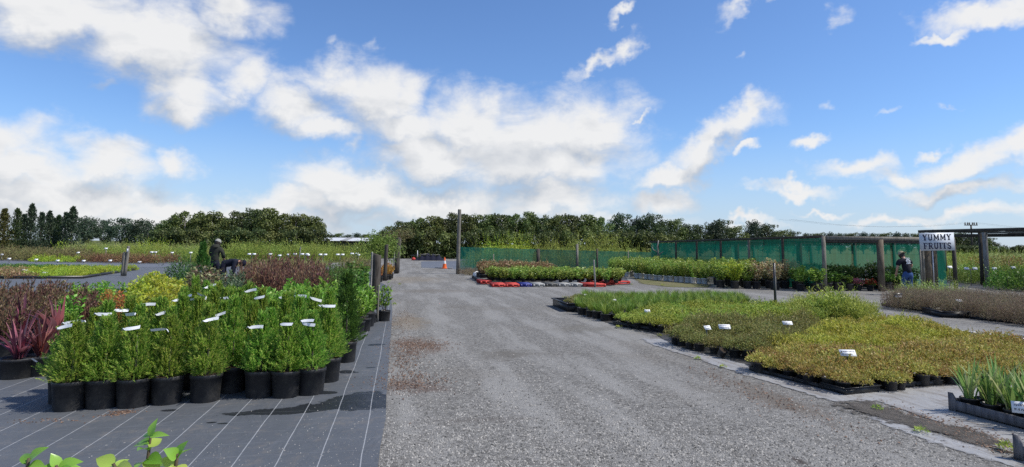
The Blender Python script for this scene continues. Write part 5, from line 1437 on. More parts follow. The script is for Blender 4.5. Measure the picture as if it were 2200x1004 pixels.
RUSTC = tray_kind('rusty_creeper', 'low rusty green plant in the tray at the far left tip of the right bed', 'rusty tip creepers', 'cover_brown', .14, .12, 240, .035, .015, (1360,))
bed(RUSTC, PG((1207, 655), (1238, 668), (1262, 652), (1235, 646)), .24, seed=71)
bed(GRASS, PG((1236, 672), (1318, 694), (1425, 674), (1610, 668), (1590, 648), (1252, 648)), .26, seed=72, scale=(.85, 1.1))
bed(LIGHT, PG((1312, 697), (1405, 716), (1470, 710), (1700, 702), (1690, 670), (1610, 669), (1428, 675)), .25, seed=73, wave=.22, thin=.05, jit=.25)
bed(FEA, PG((1700, 702), (1895, 708), (1850, 674), (1692, 668)), .36, seed=74, scale=(.8, 1.05))
for u, v, s_ in ((1768, 696, 1.45), (1795, 698, 1.6), (1742, 692, 1.25), (1835, 702, 1.3), (1780, 688, 1.5), (1815, 690, 1.2)):
    FEA.put(G(u, v), scale=s_*1.02, label='one of the tallest feathery plants, standing up in the middle of the bed', group='tallest feathery plants')
bed(BROWNC, PG((1448, 744), (1590, 776), (1650, 772), (1770, 738), (1740, 714), (1482, 714)), .25, seed=75, scale=(.85, 1.25), wave=.22, thin=.04, jit=.25)
bed(OLIVE, PG((1660, 770), (1960, 772), (2092, 746), (1895, 708), (1745, 712), (1772, 738)), .26, seed=76, scale=(.85, 1.2), wave=.25, thin=.03, jit=.25)
goldp = PG((1602, 794), (1808, 846), (1900, 842), (2048, 830), (2240, 818), (2260, 772), (2092, 750), (1962, 774), (1650, 775))
bed(GOLD, goldp, .19, seed=77, jit=.16, scale=(.85, 1.2), wave=.2, thin=.05)
# trays along the near edges
def tray_line(u0, v0, u1, v1, n, label, group, off=.17, s=1.0, skip=()):
    a, b = G(u0, v0), G(u1, v1); d = (b-a); L = d.length; d.normalize(); nn = Vector((-d.y, d.x, 0))
    if nn.y < 0: nn = -nn
    for i in range(n):
        if i in skip: continue
        p = a + d*(L*(i+.5)/n) + nn*off
        tray((p.x, p.y, .004), math.atan2(d.y, d.x), label, group, L/n/.66*s)
tray_line(1600, 796, 1812, 851, 4, 'long black tray along the road edge of the golden brown creepers', 'trays at the road edge')
tray_line(1815, 850, 1895, 842, 1, 'black tray corner that sticks out nearest the camera, with a bent rim', None)
tray_line(1915, 838, 2035, 829, 2, 'black tray along the near edge right of the lone small pot', 'trays on the near edge')
tray_line(1205, 656, 1240, 670, 1, 'small black tray at the far left tip of the right bed', None, .2)
tray_line(1315, 698, 1450, 720, 3, 'black tray under the front row of the light green creepers', 'trays of the light green creepers')
# loose small pots
for i, (u, v, lab, s_) in enumerate(((1912, 838, 'lone small black pot standing out from the near edge of the trays', .85), (1553, 771, 'small black pot tipped at the foot of the brown green creepers', .8), (1742, 690, 'black pot half hidden under the feathery plants', .9))):
    o = thing('small_pot', lab, 'pot', G(u, v)+Vector((0, .08, 0)), 0, None, s_); link('pot', POT_T, o); link('soil', SOIL_T, o)
    if i == 0:
        link('foliage', mound(.07, .07, 40, .04, .02, 1370, .1).mesh('foliage', 'mid_green'), o)
    if i == 1:
        o.rotation_euler = (.5, .35, 0); o.location.z += .045

# heath in trays, mid right
HEATH = low_kind('heath_plant', 'plant', 'brown twiggy heath plant in the black trays below the fruit sign', 'brown heath plants', 'heath', .25, .44, 1100, .04, .010, (1380, 1381, 1382), 18, 1.0, False)
LIMEH = low_kind('lime_plant', 'plant', 'yellow green shrubby plant behind the heath near the man in jeans', 'yellow green plants behind the heath', 'citrus', .28, .55, 340, .06, .025, (1390,), 8)
bed(HEATH, PD((1898, 17.1), (2010, 15.9), (2110, 14.6), (2235, 13.1), (2420, 14.2), (2260, 16.4), (2080, 18.2), (1950, 18.7)), .30, seed=80, z=.03)
bed(LIMEH, PD((1925, 19.0), (2070, 18.9), (2050, 20.2), (1940, 20.4)), .42, seed=81, scale=(.8, 1.05))
tray_line(1890, 657, 2000, 671, 3, 'black tray in the left part of the brown heath', 'left heath trays', .2)
tray_line(2028, 673, 2078, 684, 1, 'black tray in the middle of the heath edge, set slightly back', None, .22)
tray_line(2076, 685, 2240, 702, 4, 'black tray in the right part of the brown heath', 'right heath trays', .2)

# plank and crates
a_, b_ = G(2034, 712), G(2215, 737)
m = MB(); m.beam(a_+Vector((0, 0, .03)), b_+Vector((0, 0, .03)), .12, .06)
tag(link('timber_edging', m.mesh('timber_edging', 'reflect')), 'pale flat edging board lying on the yard right of the olive creepers', 'edging')
def crate(p, d, L, Wd, label, h=.11):
    """shallow slatted crate, corner at p, long side along d"""
    ang = math.atan2(d.y, d.x)
    o = thing('wooden_crate', label, 'crate', p, ang, None)
    for y in (0.0, Wd):
        m = MB(); m.box((L/2, y, .065), (L, .02, .09)); part('side_board', m, 'crate', o)
    for x in (0.0, L):
        m = MB(); m.box((x, Wd/2, .07), (.02, Wd-.025, .10)); part('end_board', m, 'crate', o)
    for x in (0.015, L-.015):
        for y in (.0, Wd):
            m = MB(); s_ = 1 if x < L/2 else -1
            V = [(x-.035, y-.013, 0), (x+.035, y-.013, 0), (x+.035, y-.013, .13), (x+.0*s_, y-.013, .185), (x-.035, y-.013, .185 if s_ > 0 else .13)]
            V += [(a, b+.026, c) for a, b, c in V]
            m.add(np.array(V), [[(0, 1, 2, 3, 4), (9, 8, 7, 6, 5)], [(0, 5, 6, 1), (1, 6, 7, 2), (2, 7, 8, 3), (3, 8, 9, 4), (4, 9, 5, 0)]])
            part('corner_post', m, 'crate', o)
    m = MB(); m.box((L/2, Wd/2, .018), (L-.03, Wd-.03, .012)); part('base', m, 'crate', o)
    return o, ang
p = G(2044, 882); q_ = G(2205, 925); dd = (q_-p).normalized()
cr, ang = crate(p, dd, 1.35, .62, 'long grey wooden crate of sword leaved plants at the right edge')
nn = Vector((-dd.y, dd.x, 0))
IRIS = Kind('sword_leaf_plant', 'plant', 'sword leaved plant in a small black pot inside the grey crate', 'sword leaved plants in the crate', [[('pot', POT_T), ('soil', SOIL_T), ('foliage', blades(24, .42, .030, 1400+i, .85, .45, .10, .045, .55).mesh('foliage', 'iris'))] for i in range(3)])
for i in range(6):
    for j in range(3):
        pp_ = p + dd*(.12+.205*i) + nn*(.11+.2*j)
        IRIS.put((pp_.x, pp_.y, .026), scale=R.uniform(.9, 1.12))
t = p + dd*.74 + nn*(-.05)
o = label_stake((t.x, t.y, 0), .22, 'white label card on the front of the grey crate of sword leaved plants', None, .2, 1.25, -.5, 2, 1410)
p2 = G(2186, 985)
cr2, _ = crate(p2, dd, 1.2, .6, 'second grey crate with only its corner showing at the lower right edge')
soilb = MB(); soilb.box((.6, .3, .055), (1.1, .52, .05)); part('filling', soilb, 'soil', cr2)
o = thing('weed_tuft', 'small moss green tuft on the ground by the second crate', 'weed', G(2165, 968)); part('foliage', mound(.07, .06, 120, .03, .012, 1420), 'cover_light', o)

# ------------------------------------------------------------------ pallets, cone, pile
def pallet(p, rz, L, Wd, h, mat, label):
    o = thing('plastic_pallet', label, 'pallet', p, rz)
    m = MB()
    for i in range(5): m.box((0, -Wd/2+Wd*(i+.5)/5, h-.012), (L, Wd/5-.035, .024))
    part('deck', m, mat, o)
    m = MB()
    for x in (-L/2+.06, 0, L/2-.06):
        for y in (-Wd/2+.05, 0, Wd/2-.05): m.box((x, y, h/2-.0), (.11, .10, h-.05))
    part('blocks', m, mat, o)
    m = MB()
    for y in (-Wd/2+.05, 0, Wd/2-.05): m.box((0, y, .0125), (L, .09, .025))
    part('runners', m, mat, o)
    m = MB()
    for i in range(2):
        y = (-Wd/2-.003) if i == 0 else (Wd/2+.003)
        m.box((0, y, h*.80), (L, .02, h*.36)); m.box((0, y, h*.16), (L, .02, h*.28))
        for x in (-L/2+.04, 0, L/2-.04): m.box((x, y-.004, h*.48), (.075, .016, h*.9))
    part('rim', m, mat, o)
    return o
for i, (u0, u1, v, mat, lab) in enumerate(((1057, 1086, 617, 'red', 'red plastic pallet at the left front corner under the green shrubs'), (1087, 1116, 617, 'red', 'red plastic pallet between the corner one and the blue one'), (1118, 1143, 616.5, 'blue', 'dark blue plastic pallet among the red and grey ones'), (1145, 1171, 616.5, 'greyp', 'pale grey pallet next to the blue one'), (1173, 1199, 616, 'dgreyp', 'dark grey pallet in the middle of the row'),
                                           (1200, 1226, 616, 'greyp', 'pale grey pallet right of the dark grey one'), (1227, 1252, 616, 'greyp', 'pale grey pallet touching the right red ones'), (1254, 1302, 616.5, 'red', 'long red pallet behind the thin leaning stake'), (1304, 1354, 613, 'red', 'long red pallet at the right end, angled away'))):
    a, b = G(u0, v), G(u1, v-(3.5 if i == 8 else 0)); d = b-a; c = (a+b)/2
    nn_ = Vector((-d.y, d.x, 0)).normalized()
    pallet(c+nn_*.56, math.atan2(d.y, d.x), d.length*1.0, 1.1, .115, mat, lab)
a, b = G(1052, 616), G(1030, 597)
for i in range(3):
    c = a.lerp(b, (i+.5)/3)+EP*.0
    pallet(D(1040-6*i, 26.4+i*1.5), ROAD_ANG, .5, 1.2, .14, ('red', 'dgreyp', 'dgreyp')[i], ('red pallet end on at the left side of the shrub bed', 'dark grey pallet behind the red one at the left side of the bed', 'dark grey pallet farthest back at the left side of the bed')[i])
for i, (u, d, lab) in enumerate(((1028, 29.4, 'white crumpled bag at the left back corner of the pallets'), (1024, 30.6, 'smaller white crumpled bag behind the first'))):
    mb = MB(); rng = rg(1500+i); n = 12
    prof = [(0, 0), (.16, .0), (.21, .1), (.17, .22), (.07, .29), (.02, .3)]
    mb.lathe(prof, n)
    V = np.concatenate(mb.vs); V += rng.normal(size=V.shape)*.018; V[:, 2] = np.maximum(V[:, 2], 0); mb.vs = [V]
    tag(link('plastic_bag', mb.mesh('plastic_bag', 'white_pot', True), None, D(u, d)), lab, 'bag')
cn = thing('traffic_cone', 'orange traffic cone with a pale band standing at the end of the road', 'traffic cone', D(955, 41.2))
m = MB(); m.box((0, 0, .02), (.40, .40, .04)); part('base', m, 'orange', cn)
m = MB(); m.lathe([(.155, .04), (.105, .32), (.103, .33)], 20); m.lathe([(.072, .52), (.03, .74), (.022, .75), (0, .75)], 20); part('cone', m, 'orange', cn)
m = MB(); m.lathe([(.105, .325), (.073, .525)], 20); part('reflective_band', m, 'reflect', cn)
m = MB(); m.beam(D(935, 41.6)+Vector((0, 0, .025)), D(972, 41.0)+Vector((0, 0, .025)), .12, .05)
tag(link('timber_batten', m.mesh('timber_batten', 'grey_timber')), 'flat timber batten lying on the ground under the traffic cone', 'batten')
# heap of folded black cloth and boards before the hedge
hp = thing('cloth_heap', 'heap of folded dark plastic sheeting topped with boards in front of the hedge', 'heap', D(924, 60.5))
rng = rg(1510); nx = 26; V = []
for i in range(nx+1):
    for j in range(7):
        f = i/nx*2-1; g = j/6*2-1
        z = .55*max(0, 1-abs(f)**3)*max(0, 1-abs(g)**2.4)*(1+.25*math.sin(i*1.3)+.15*rng.normal()*.5)
        V.append((f*1.5, g*.9, max(0, z)))
m = MB(); m.add(np.array(V), [[(i*7+j, (i+1)*7+j, (i+1)*7+j+1, i*7+j+1) for i in range(nx) for j in range(6)]]); part('sheeting', m, 'trouser', hp)
m = MB()
m.beam((-1.5, -.3, .5), (-.2, -.2, .66), .22, .03); part('board', m, 'grey_timber', hp)
m = MB(); m.beam((-.5, -.35, .52), (1.0, -.3, .56), .2, .03); part('board', m, 'grey_timber', hp)
m = MB(); m.beam((-1.9, 0, .46), (-.4, .1, .6), .2, .03); part('board', m, 'grey_timber', hp)
m = MB(); m.lathe([(.0, 0), (.2, 0), (.2, .18), (.08, .28), (0, .3)], 10, (-1.55, -.6, 0)); part('red_bag', m, 'red', hp)
m = MB(); m.tube([(-1.2, -.4, .3), (-1.2, -.4, .98)], [.06, .02], 6); part('white_rag', m, 'white', hp)

# ------------------------------------------------------------------ plants in and around the shade house and pergola
def inS(a, b):
    v = C0 + EP*a + ER*b
    return Vector((v.x, v.y, 0))
SHP = shrub_kind('leafy_shrub', 'dark leafy shrub in a black pot inside the shade house', 'dark shrubs in the shade house', 'dark_green', .98, .32, 13, 24, .11, .055, (1600, 1610, 1620), t0=.2, up=.4, out=1.0)
SHG = shrub_kind('leafy_shrub', 'fresh green leafy plant just inside the open front of the shade house', 'fresh green plants in the shade house', 'mid_green', .68, .28, 11, 22, .10, .05, (1630, 1640), t0=.2, up=.4, out=1.0)
bed(SHP, [inS(*x) for x in ((.35, 1.3), (5.4, 1.2), (5.4, 3.4), (.35, 9))], .68, seed=90)
bed(SHG, [inS(*x) for x in ((.2, .15), (1.5, .15), (1.5, 1.2), (.2, 1.3))], .45, seed=91)
bed(SHG, [inS(*x) for x in ((2.9, .2), (4.2, .2), (4.2, 1.1), (2.9, 1.1))], .5, seed=92)
wf = shrub_kind('flowering_shrub', 'dark glossy shrub dotted with white flowers left of the man in jeans', 'white flowered shrubs', 'dark_green', 1.15, .34, 14, 26, .12, .06, (1650,), t0=.2, up=.5)
WFL = mound(.3, .75, 46, .10, .08, 1660, .38, .8)
wf.variants[0].append(('flowers', WFL.mesh('flowers', 'petal_white')))
for a, b, s_ in ((3.15, 1.2, 1.0), (3.6, 1.4, .95), (3.4, .8, .8)):
    p = inS(a, b); wf.put(p, scale=s_)
def cushion(p, mat, label, r=.21, h=.24):
    o = thing('flower_cushion', label, 'flowers', p, R.uniform(0, 6))
    link('pot', POT_S, o); link('soil', SOIL_S, o)
    part('foliage', mound(r*.9, h*.8, 160, .07, .035, int(p.x*977) % 9999, .18), 'mid_green', o)
    part('flowers', mound(r, h, 330, .055, .045, int(p.x*777) % 9999, .21, .8), mat, o)
for a, b, mt, lab in ((1.72, .35, 'petal_pink', 'pale pink flower cushion in the open front of the shade house'), (1.95, .8, 'petal_pink', 'pink flower cushion set back behind the palest one'), (2.22, .3, 'petal_red', 'red flower cushion beside the brown post')):
    cushion(inS(a, b), mt, lab)
# the field to the right, beyond the pergola
RF = low_kind('field_shrub', 'shrub', 'green shrub in the field rows seen under the pergola', 'green shrubs of the right field', 'field_green', .62, 1.0, 380, .13, .06, (1700, 1701), 8)
RM = low_kind('olive_shrub', 'shrub', 'mixed olive shrub in the front rows right of the shade house', 'olive shrubs of the right field', 'citrus', .42, .72, 380, .10, .045, (1710, 1711), 8)
RO = low_kind('orange_flower_shrub', 'shrub', 'orange flowered shrub in the middle of the right field', 'orange flowered shrubs', 'petal_orange', .6, 1.05, 300, .11, .06, (1720,), 4)
RDK = low_kind('dark_plant', 'shrub', 'dark green bushy plant beside the pergola posts', 'dark plants by the pergola', 'mid_green', .5, .85, 420, .11, .05, (1730, 1731), 6)
bed(RF, PD((2030, 52), (2300, 44), (2300, 74), (2020, 80)), 1.9, seed=95, scale=(.9, 1.1))
bed(RF, PD((2040, 36), (2080, 36), (2080, 46), (2038, 47)), 1.1, seed=96, scale=(.85, 1))
bed(RO, PD((2082, 40), (2120, 40), (2140, 46), (2086, 47)), 1.0, seed=97)
bed(RO, PD((2150, 42), (2230, 41), (2230, 45), (2150, 46)), 1.1, seed=98)
bed(RM, PD((2042, 28.5), (2250, 27.4), (2250, 34), (2046, 35)), .85, seed=99, scale=(.85, 1.1))
bed(RDK, PD((2125, 24.8), (2260, 22.5), (2260, 26.5), (2135, 27)), .8, seed=100, scale=(.75, 1.0))
POTH = low_kind('field_shrub', 'shrub', 'olive green shrub in the wide rows beyond the pergola', 'shrubs beyond the pergola', 'field_pale', .8, 1.1, 360, .15, .06, (1740,), 6)
bed(POTH, PD((2120, 46), (2300, 46), (2300, 60), (2120, 60)), 1.6, seed=101)

# ------------------------------------------------------------------ people
def skin_mesh(name, joints, bones, mat, sub=1):
    """one continuous surface grown round a skeleton of (point, radius)"""
    ids = {k_: i for i, k_ in enumerate(joints)}
    me = bpy.data.meshes.new(name+'_skeleton')
    me.from_pydata([joints[k_][0] for k_ in joints], [(ids[a], ids[b]) for a, b in bones], [])
    o = bpy.data.objects.new(name+'_skeleton', me)
    COL.objects.link(o)
    md = o.modifiers.new('Skin', 'SKIN')
    md.use_smooth_shade = True
    for i, k_ in enumerate(joints):
        r_ = joints[k_][1]
        sv = me.skin_vertices[0].data[i]
        sv.radius = (r_, r_) if not isinstance(r_, tuple) else r_
        sv.use_root = (i == 0)
    s_ = o.modifiers.new('Subsurf', 'SUBSURF'); s_.levels = sub; s_.render_levels = sub
    dg = bpy.context.evaluated_depsgraph_get()
    out = bpy.data.meshes.new_from_object(o.evaluated_get(dg))
    out.name = name
    out.materials.clear(); out.materials.append(M[mat])
    for pl in out.polygons: pl.use_smooth = True
    bpy.data.objects.remove(o); bpy.data.meshes.remove(me)
    return out
def person(label, loc, rz, J, clothes, extras=()):
    """J: joint -> (x, y, z); the figure looks along +y"""
    rad = dict(pelvis=.115, spine=.115, chest=.135, neck=.052, head=.088, crown=.085, face=.045, lsh=.062, rsh=.062, lel=.042, rel=.042, lwr=.028, rwr=.028, lpalm=.034, rpalm=.034, lhip=.088, rhip=.088, lkn=.058, rkn=.058, lan=.040, ran=.040, ltoe=.036, rtoe=.036)
    j = {k_: (tuple(J[k_]), rad[k_]) for k_ in ('pelvis', 'spine', 'chest', 'neck', 'head', 'crown', 'face', 'lsh', 'lel', 'lwr', 'lpalm', 'rsh', 'rel', 'rwr', 'rpalm', 'lhip', 'lkn', 'lan', 'ltoe', 'rhip', 'rkn', 'ran', 'rtoe') if k_ in J}
    bones = [('pelvis', 'spine'), ('spine', 'chest'), ('chest', 'neck'), ('neck', 'head'), ('head', 'crown'), ('head', 'face'), ('chest', 'lsh'), ('lsh', 'lel'), ('lel', 'lwr'), ('lwr', 'lpalm'), ('chest', 'rsh'), ('rsh', 'rel'), ('rel', 'rwr'), ('rwr', 'rpalm'), ('pelvis', 'lhip'), ('lhip', 'lkn'), ('lkn', 'lan'), ('lan', 'ltoe'), ('pelvis', 'rhip'), ('rhip', 'rkn'), ('rkn', 'ran'), ('ran', 'rtoe')]
    for s_ in 'lr':
        w_ = Vector(J[s_+'wr']); pm = Vector(J[s_+'palm']); d = (pm-w_).normalized()
        side = d.cross(Vector((0, 1, .2))).normalized()
        for i in range(4):
            b0 = pm + side*((i-1.5)*.019) + d*.02
            ln = (.062, .075, .07, .055)[i]
            c1 = b0 + d*ln*.5; c2 = c1 + (d + Vector((0, .5, 0))).normalized()*ln*.5
            for kk, pt, rr in (('a', b0, .010), ('b', c1, .009), ('c', c2, .007)): j[f'{s_}f{i}{kk}'] = (tuple(pt), rr)
            bones += [(s_+'palm', f'{s_}f{i}a'), (f'{s_}f{i}a', f'{s_}f{i}b'), (f'{s_}f{i}b', f'{s_}f{i}c')]
        t0 = w_.lerp(pm, .6) + side*(-.035 if s_ == 'l' else .035) + Vector((0, .02, 0)); t1 = t0 + d*.04 + Vector((0, .015, 0))
        j[s_+'t0'] = (tuple(t0), .011); j[s_+'t1'] = (tuple(t1), .008)
        bones += [(s_+'wr', s_+'t0'), (s_+'t0', s_+'t1')]
    o = thing('person', label, 'person', loc, rz)
    for k_ in ('pelvis', 'spine', 'chest', 'lsh', 'rsh', 'lhip', 'rhip', 'lkn', 'rkn')+(('lel', 'rel') if 'lsl' not in J else ()):
        j[k_] = (j[k_][0], j[k_][1]*.72)
    link('body', skin_mesh('body', j, bones, 'skin'), o)
    for nm, mat, keys, bns, grow in clothes:
        jj = {}
        for k_ in keys:
            jj[k_] = (tuple(J[k_]), rad.get(k_, .06)*grow+.016)
        link(nm, skin_mesh(nm, jj, bns, mat), o)
    return o
TOPB = [('spine', 'chest'), ('chest', 'collar'), ('chest', 'lsh'), ('lsh', 'lel'), ('lel', 'lcuff'), ('chest', 'rsh'), ('rsh', 'rel'), ('rel', 'rcuff'), ('hem', 'spine')]
LEGB = [('pelvis', 'lhip'), ('lhip', 'lkn'), ('lkn', 'lcf'), ('pelvis', 'rhip'), ('rhip', 'rkn'), ('rkn', 'rcf'), ('belt', 'pelvis')]
def figure(lean, head_drop=.0, legs=.0, arms=((-.22, .18, .95), (.22, .18, .95)), bend_knee=.05, hipz=.92, width=.19):
    """lean: tilt of the torso towards +y in radians"""
    def tor(l, side=0.0, fwd=0.0):
        return (side, math.sin(lean)*l+fwd*math.cos(lean), hipz+math.cos(lean)*l-fwd*math.sin(lean))
    J = dict(pelvis=tor(0), spine=tor(.18), chest=tor(.38), neck=tor(.53), lsh=tor(.45, -width), rsh=tor(.45, width))
    nk = Vector(J['neck']); hl = lean+head_drop
    hd = Vector((0, math.sin(hl), math.cos(hl)))
    J['head'] = tuple(nk+hd*.13); J['crown'] = tuple(nk+hd*.22); fw = Vector((0, math.cos(hl), -math.sin(hl)))
    J['face'] = tuple(nk+hd*.10+fw*.075)
    for s_, sg_, hand in (('l', -1, arms[0]), ('r', 1, arms[1])):
        sh_ = Vector(J[s_+'sh']); h_ = Vector(hand); mid = (sh_+h_)/2 + Vector((sg_*.07, -.05, -.04))
        J[s_+'el'] = tuple(mid); J[s_+'wr'] = tuple(h_); d = (h_-mid).normalized(); J[s_+'palm'] = tuple(h_+d*.075)
        J[s_+'cuff'] = tuple(mid.lerp(h_, .85))
        J[s_+'hip'] = (sg_*.10, 0.0, hipz-.06); J[s_+'kn'] = (sg_*(.11+legs*.5), bend_knee, .50*hipz/.92); J[s_+'an'] = (sg_*(.12+legs), -.03, .075); J[s_+'toe'] = (sg_*(.13+legs), .13, .04)
        J[s_+'cf'] = (sg_*(.12+legs), -.028, .11)
    J['collar'] = tor(.50); J['hem'] = tor(-.06); J['belt'] = tor(.10)
    return J
def cap_on(o, J, mat, brim=True, hair=True):
    nk, cr_ = Vector(J['head']), Vector(J['crown'])
    ax = (cr_-nk).normalized()
    rot = ax.to_track_quat('Z', 'Y').to_matrix()
    m = MB(); m.lathe([(.104, 0.0), (.106, .04), (.094, .085), (.06, .118), (0, .13)], 16)
    V = np.concatenate(m.vs); V[:, 1] *= 1.12; V = V @ np.array(rot).T + np.array(nk+ax*.03); m.vs = [V]
    part('cap', m, mat, o, True)
    if brim:
        m = MB(); V = []
        for i in range(9):
            a = math.pi*(i/8); V += [(.095*math.cos(a), .085+.02*math.sin(a), .012), (.09*math.cos(a), .105+.085*math.sin(a), 0.0)]
        V = np.array(V) @ np.array(rot).T + np.array(nk+ax*.035)
        m.add(V, [[(2*i, 2*i+1, 2*i+3, 2*i+2) for i in range(8)]]); part('cap_brim', m, mat, o)
    if hair:
        m = MB(); m.lathe([(.075, -.075), (.098, -.03), (.101, .03)], 16); V = np.concatenate(m.vs); V = V[:, :]*np.array((1, 1.05, 1)) + np.array((0, -.012, 0)); V = V @ np.array(rot).T + np.array(nk); m.vs = [V]
        part('hair', m, 'hair', o, True)
def dressed(label, loc, rz, J, top, leg, sleeve=True):
    tb = TOPB if sleeve else [b for b in TOPB if 'cuff' not in b[1] and b[1] not in ('lel', 'rel')]+[('lsh', 'lsl'), ('rsh', 'rsl')]
    if not sleeve:
        for s_ in 'lr': J[s_+'sl'] = tuple(Vector(J[s_+'sh']).lerp(Vector(J[s_+'el']), .75))
    keys = list(dict.fromkeys([k_ for b in [('spine', 'chest')]+tb for k_ in b]))
    o = person(label, loc, rz, J, [('top', top, keys, tb, 1.2), ('trousers', leg, ['pelvis', 'lhip', 'lkn', 'lcf', 'rhip', 'rkn', 'rcf', 'belt'], LEGB, 1.15)])
    for s_ in 'lr':
        m = MB(); a = Vector(J[s_+'an']); t = Vector(J[s_+'toe']); m.tube([a+Vector((0, -.06, -.028)), a+Vector((0, 0, -.02)), t+Vector((0, 0, .008)), t+Vector((0, .06, -.004))], [.035, .05, .048, .028], 8)
        part('shoe', m, 'shoe', o, True)
    return o
# standing gardener, seen from behind
J = figure(.10, .35, .03, ((-.15, .26, 1.02), (.17, .26, 1.02)))
o = dressed('person standing with back turned in a dark hooded top and pale cap', D(458.5, 22.6), -.15, J, 'hoodie', 'trouser'); o.scale = (1.04,)*3
cap_on(o, J, 'grey_cap', False)
m = MB(); m.lathe([(.14, -.03), (.13, .03), (.095, .08), (.075, .06)], 14, (0, J['neck'][1]-.035, J['neck'][2])); part('hood', m, 'hoodie', o, True)
# bending gardener, seen from the side, facing right
J = figure(1.38, .55, .05, ((-.10, .34, .52), (.14, .40, .50)), .04, .88)
o = dressed('person in dark clothes bent over double beside the standing gardener', D(476, 22.0), -math.pi/2+.25, J, 'jacket', 'trouser'); cap_on(o, J, 'trouser', True)
# man in jeans and printed black shirt
J = figure(.32, .30, .03, ((-.27, .22, .78), (.29, .30, .92)), .10, .80, .2)
o = dressed('person seen from behind in black printed shirt, blue jeans and khaki cap', D(1953, 21.8), .12, J, 'tshirt', 'jeans', False); cap_on(o, J, 'cap', True)
# the worn white print on the back of the shirt
m = MB(); ch = Vector(J['chest']); sp_ = Vector(J['spine']); up_ = (ch-sp_).normalized(); bk = Vector((0, -up_.z, up_.y))
rngp = random.Random(9)
def onback(x, z, lay):
    p_ = ch + up_*z + bk*(.178 - x*x*1.6 - .012*abs(z)*10 + lay) + Vector((x, 0, 0))
    return tuple(p_)
lay = 0
for rr, a0, a1 in ((.085, 20, 340), (.05, 200, 520)):
    pts = [(rr*math.cos(math.radians(a0+(a1-a0)*i/14)), rr*.9*math.sin(math.radians(a0+(a1-a0)*i/14))) for i in range(15)]
    for i in range(14):
        (x0, z0), (x1, z1) = pts[i], pts[i+1]; k0 = .78
        m.polys(np.array([[onback(x0, z0, lay), onback(x1, z1, lay), onback(x1*k0, z1*k0, lay), onback(x0*k0, z0*k0, lay)]]))
    lay += .002
for z in (.10, -.01, -.10):
    for i in range(5):
        x = -.09+.038*i; m.polys(np.array([[onback(x, z, lay), onback(x+.03, z+rngp.uniform(-.008, .008), lay), onback(x+.03, z+.022, lay), onback(x, z+.02, lay)]]))
part('shirt_print', m, 'sign', o)

# ------------------------------------------------------------------ leafy shrub just in front of the camera
nr = thing('potted_leafy_shrub', 'glossy leaved young shrub close to the camera, only its shoot tips rising into the photo', 'shrub', D(200, 1.75))
base = Vector(nr.location)
link('pot', POT_B, nr); link('soil', SOIL, nr).scale = (1.2, 1.2, .84)
stm, lvs = MB(), MB()
def bigleaf(mb_, b, d, nrm, L, W):
    """pointed oval leaf, folded along its midrib, drooping at the tip"""
    d = d.normalized(); s_ = d.cross(nrm).normalized(); n_2 = s_.cross(d)
    V = []; n = 6
    for i in range(n+1):
        f = i/n
        w_ = W*.40*math.sin(math.pi*min(1, f**.75))*(1 if f < 1 else 0)
        c = b + d*(L*f) - n_2*(L*.28*f*f)
        V += [c - s_*w_ + n_2*(w_*.35), c, c + s_*w_ + n_2*(w_*.35)]
    mb_.add(np.array([tuple(v) for v in V]), [[(3*i+k_, 3*i+k_+1, 3*i+k_+4, 3*i+k_+3) for i in range(n) for k_ in range(2)]])
rngl = random.Random(12)
def shoot(uv, d0, leaves):
    P = [T(u, v, d0+dd_)-base for u, v, dd_ in uv]
    root = Vector((P[0].x*.25, P[0].y*.3, .22))
    stm.tube([root, root.lerp(P[0], .5)+Vector((0, 0, .02))]+P, [.008, .007]+[.006-.0012*i for i in range(len(P))], 6)
    for (u, v, u2, v2, dz, W) in leaves:
        a = T(u, v, d0)-base; b = T(u2, v2, d0+dz)-base
        L = (b-a).length
        nrm = Vector((rngl.uniform(-.6, .6), rngl.uniform(-.9, -.1), .9))
        bigleaf(lvs, a, b-a, nrm, L*1.03, W)
s1 = [(312, 1030, 0), (318, 985, 0), (322, 950, .01), (326, 925, .01)]
shoot(s1, 1.75, [(324, 940, 330, 902, .0, .034), (322, 938, 352, 928, -.03, .026), (321, 938, 305, 930, .02, .02), (319, 955, 285, 948, .02, .05), (320, 962, 346, 938, .03, .045), (318, 968, 300, 955, -.05, .04), (316, 985, 340, 985, -.05, .05), (314, 992, 290, 1000, -.04, .05), (316, 985, 336, 1004, -.06, .05), (312, 1000, 352, 992, .04, .05)])
shoot([(372, 1040, 0), (378, 1000, 0), (382, 975, 0)], 1.7, [(380, 985, 394, 948, .0, .045), (380, 984, 360, 965, -.03, .045), (381, 982, 408, 958, .03, .032), (376, 1000, 350, 985, -.02, .05), (376, 1002, 400, 1010, -.02, .05)])
shoot([(262, 1050, 0), (250, 1010, 0), (243, 996, 0)], 1.65, [(246, 1000, 206, 980, .0, .05), (246, 1000, 238, 985, .05, .035), (244, 1004, 276, 982, .03, .022), (248, 1008, 275, 1002, -.04, .05), (246, 1010, 210, 1012, -.04, .05)])
shoot([(60, 1050, 0), (58, 1010, 0), (62, 985, 0)], 1.7, [(62, 992, 92, 958, .0, .05), (60, 1000, 50, 965, .04, .035), (60, 1002, 92, 1008, -.03, .05)])
shoot([(130, 1060, 0), (126, 1020, 0), (120, 1000, 0)], 1.65, [(120, 1006, 116, 974, 0, .042), (122, 1008, 168, 985, .0, .05), (124, 1010, 178, 1000, .02, .035), (120, 1012, 95, 1002, -.03, .045), (122, 1014, 150, 1018, -.05, .05)])
part('stem', stm, 'twig', nr, True); part('foliage', lvs, 'citrusy', nr, True)

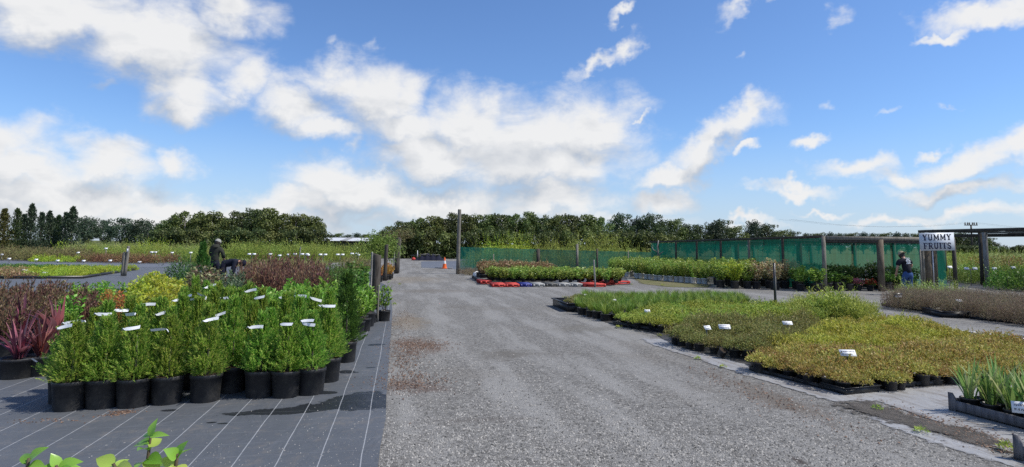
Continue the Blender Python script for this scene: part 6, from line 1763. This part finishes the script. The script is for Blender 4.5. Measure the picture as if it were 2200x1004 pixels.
# ------------------------------------------------------------------ loose stones, fallen chips, weeds
def scatter(name, label, cat, mat, regions, size, seed, flat=.5, z=0.0):
    rng = rg(seed); mb_ = MB(); P = []
    for (u, v, rx, ry, n) in regions:
        c = G(u, v)
        q2 = rng.normal(size=(n, 2))*np.array((rx, ry))
        P.append(np.stack([c.x + q2[:, 0]*EP.x + q2[:, 1]*ER.x, c.y + q2[:, 0]*EP.y + q2[:, 1]*ER.y, np.full(n, z)], 1))
    P = np.concatenate(P); n = len(P)
    s_ = (size*rng.uniform(.5, 1.6, n))[:, None]
    a = rng.uniform(0, 6.28, n); X = np.stack([np.cos(a), np.sin(a), rng.normal(size=n)*.2], 1); Y = np.stack([-np.sin(a), np.cos(a), rng.normal(size=n)*.2], 1)*rng.uniform(.5, .95, n)[:, None]
    up = np.array((0, 0, 1.0))
    top = P + up*s_*flat
    base_ = [P + X*s_*.5, P + Y*s_*.5, P - X*s_*.5, P - Y*s_*.5]
    V = np.stack(base_+[top + X*s_*.1], 1)
    Fq = np.array([(0, 1, 4), (1, 2, 4), (2, 3, 4), (3, 0, 4)])
    mb_.add(V.reshape(-1, 3), [(Fq[None]+(np.arange(n)*5)[:, None, None]).reshape(-1, 3)])
    o = link(name, mb_.mesh(name, mat)); return tag(o, label, cat, None, 'stuff')
scatter('loose_stones', 'loose pale and dark stones spread over the gravel road', 'stones', 'stone', ((1000, 1000, 1.6, .5, 3800), (1200, 950, 1.6, .8, 3200), (1400, 960, 1.8, .6, 3000), (1050, 850, 1.2, 1.2, 2600), (1800, 980, 1.2, .5, 1600), (900, 760, .35, 1.6, 900)), .019, 61, .45, -.008)
scatter('fallen_chips', 'brown bark chips and dead leaves strewn along the mat edge', 'litter', 'chip', ((905, 742, .30, .30, 700), (880, 820, .25, .25, 600), (868, 770, .14, .9, 700), (862, 690, .2, 1.5, 500), (262, 886, .07, .04, 160), (240, 892, .06, .03, 50), (100, 905, .2, .06, 60), (1640, 850, .2, .8, 400), (2060, 920, .12, .5, 500), (2120, 950, .1, .3, 300)), .020, 62, .3, 0.0)
WEED = Kind('road_weed', 'weed', 'tiny green weed growing in the gravel at the road edge', 'road edge weeds', [[('foliage', mound(.06, .05, 60, .035, .014, 1900+i).mesh('foliage', 'cover_light'))] for i in range(2)])
for u, v in ((1415, 722), (1330, 705), (1560, 790), (1010, 590), (1060, 604), (860, 612), (850, 655), (1880, 880), (1985, 930), (1500, 772), (1352, 612), (1420, 614)):
    WEED.put(G(u+R.uniform(-6, 6), v), scale=R.uniform(.6, 1.3))
patch('soil_spill', ((1800, 868), (1870, 866), (2000, 905), (2100, 930), (2150, 955), (2080, 950), (1985, 922), (1900, 900), (1840, 885)), .004, 'soil_mix', 31, .30)
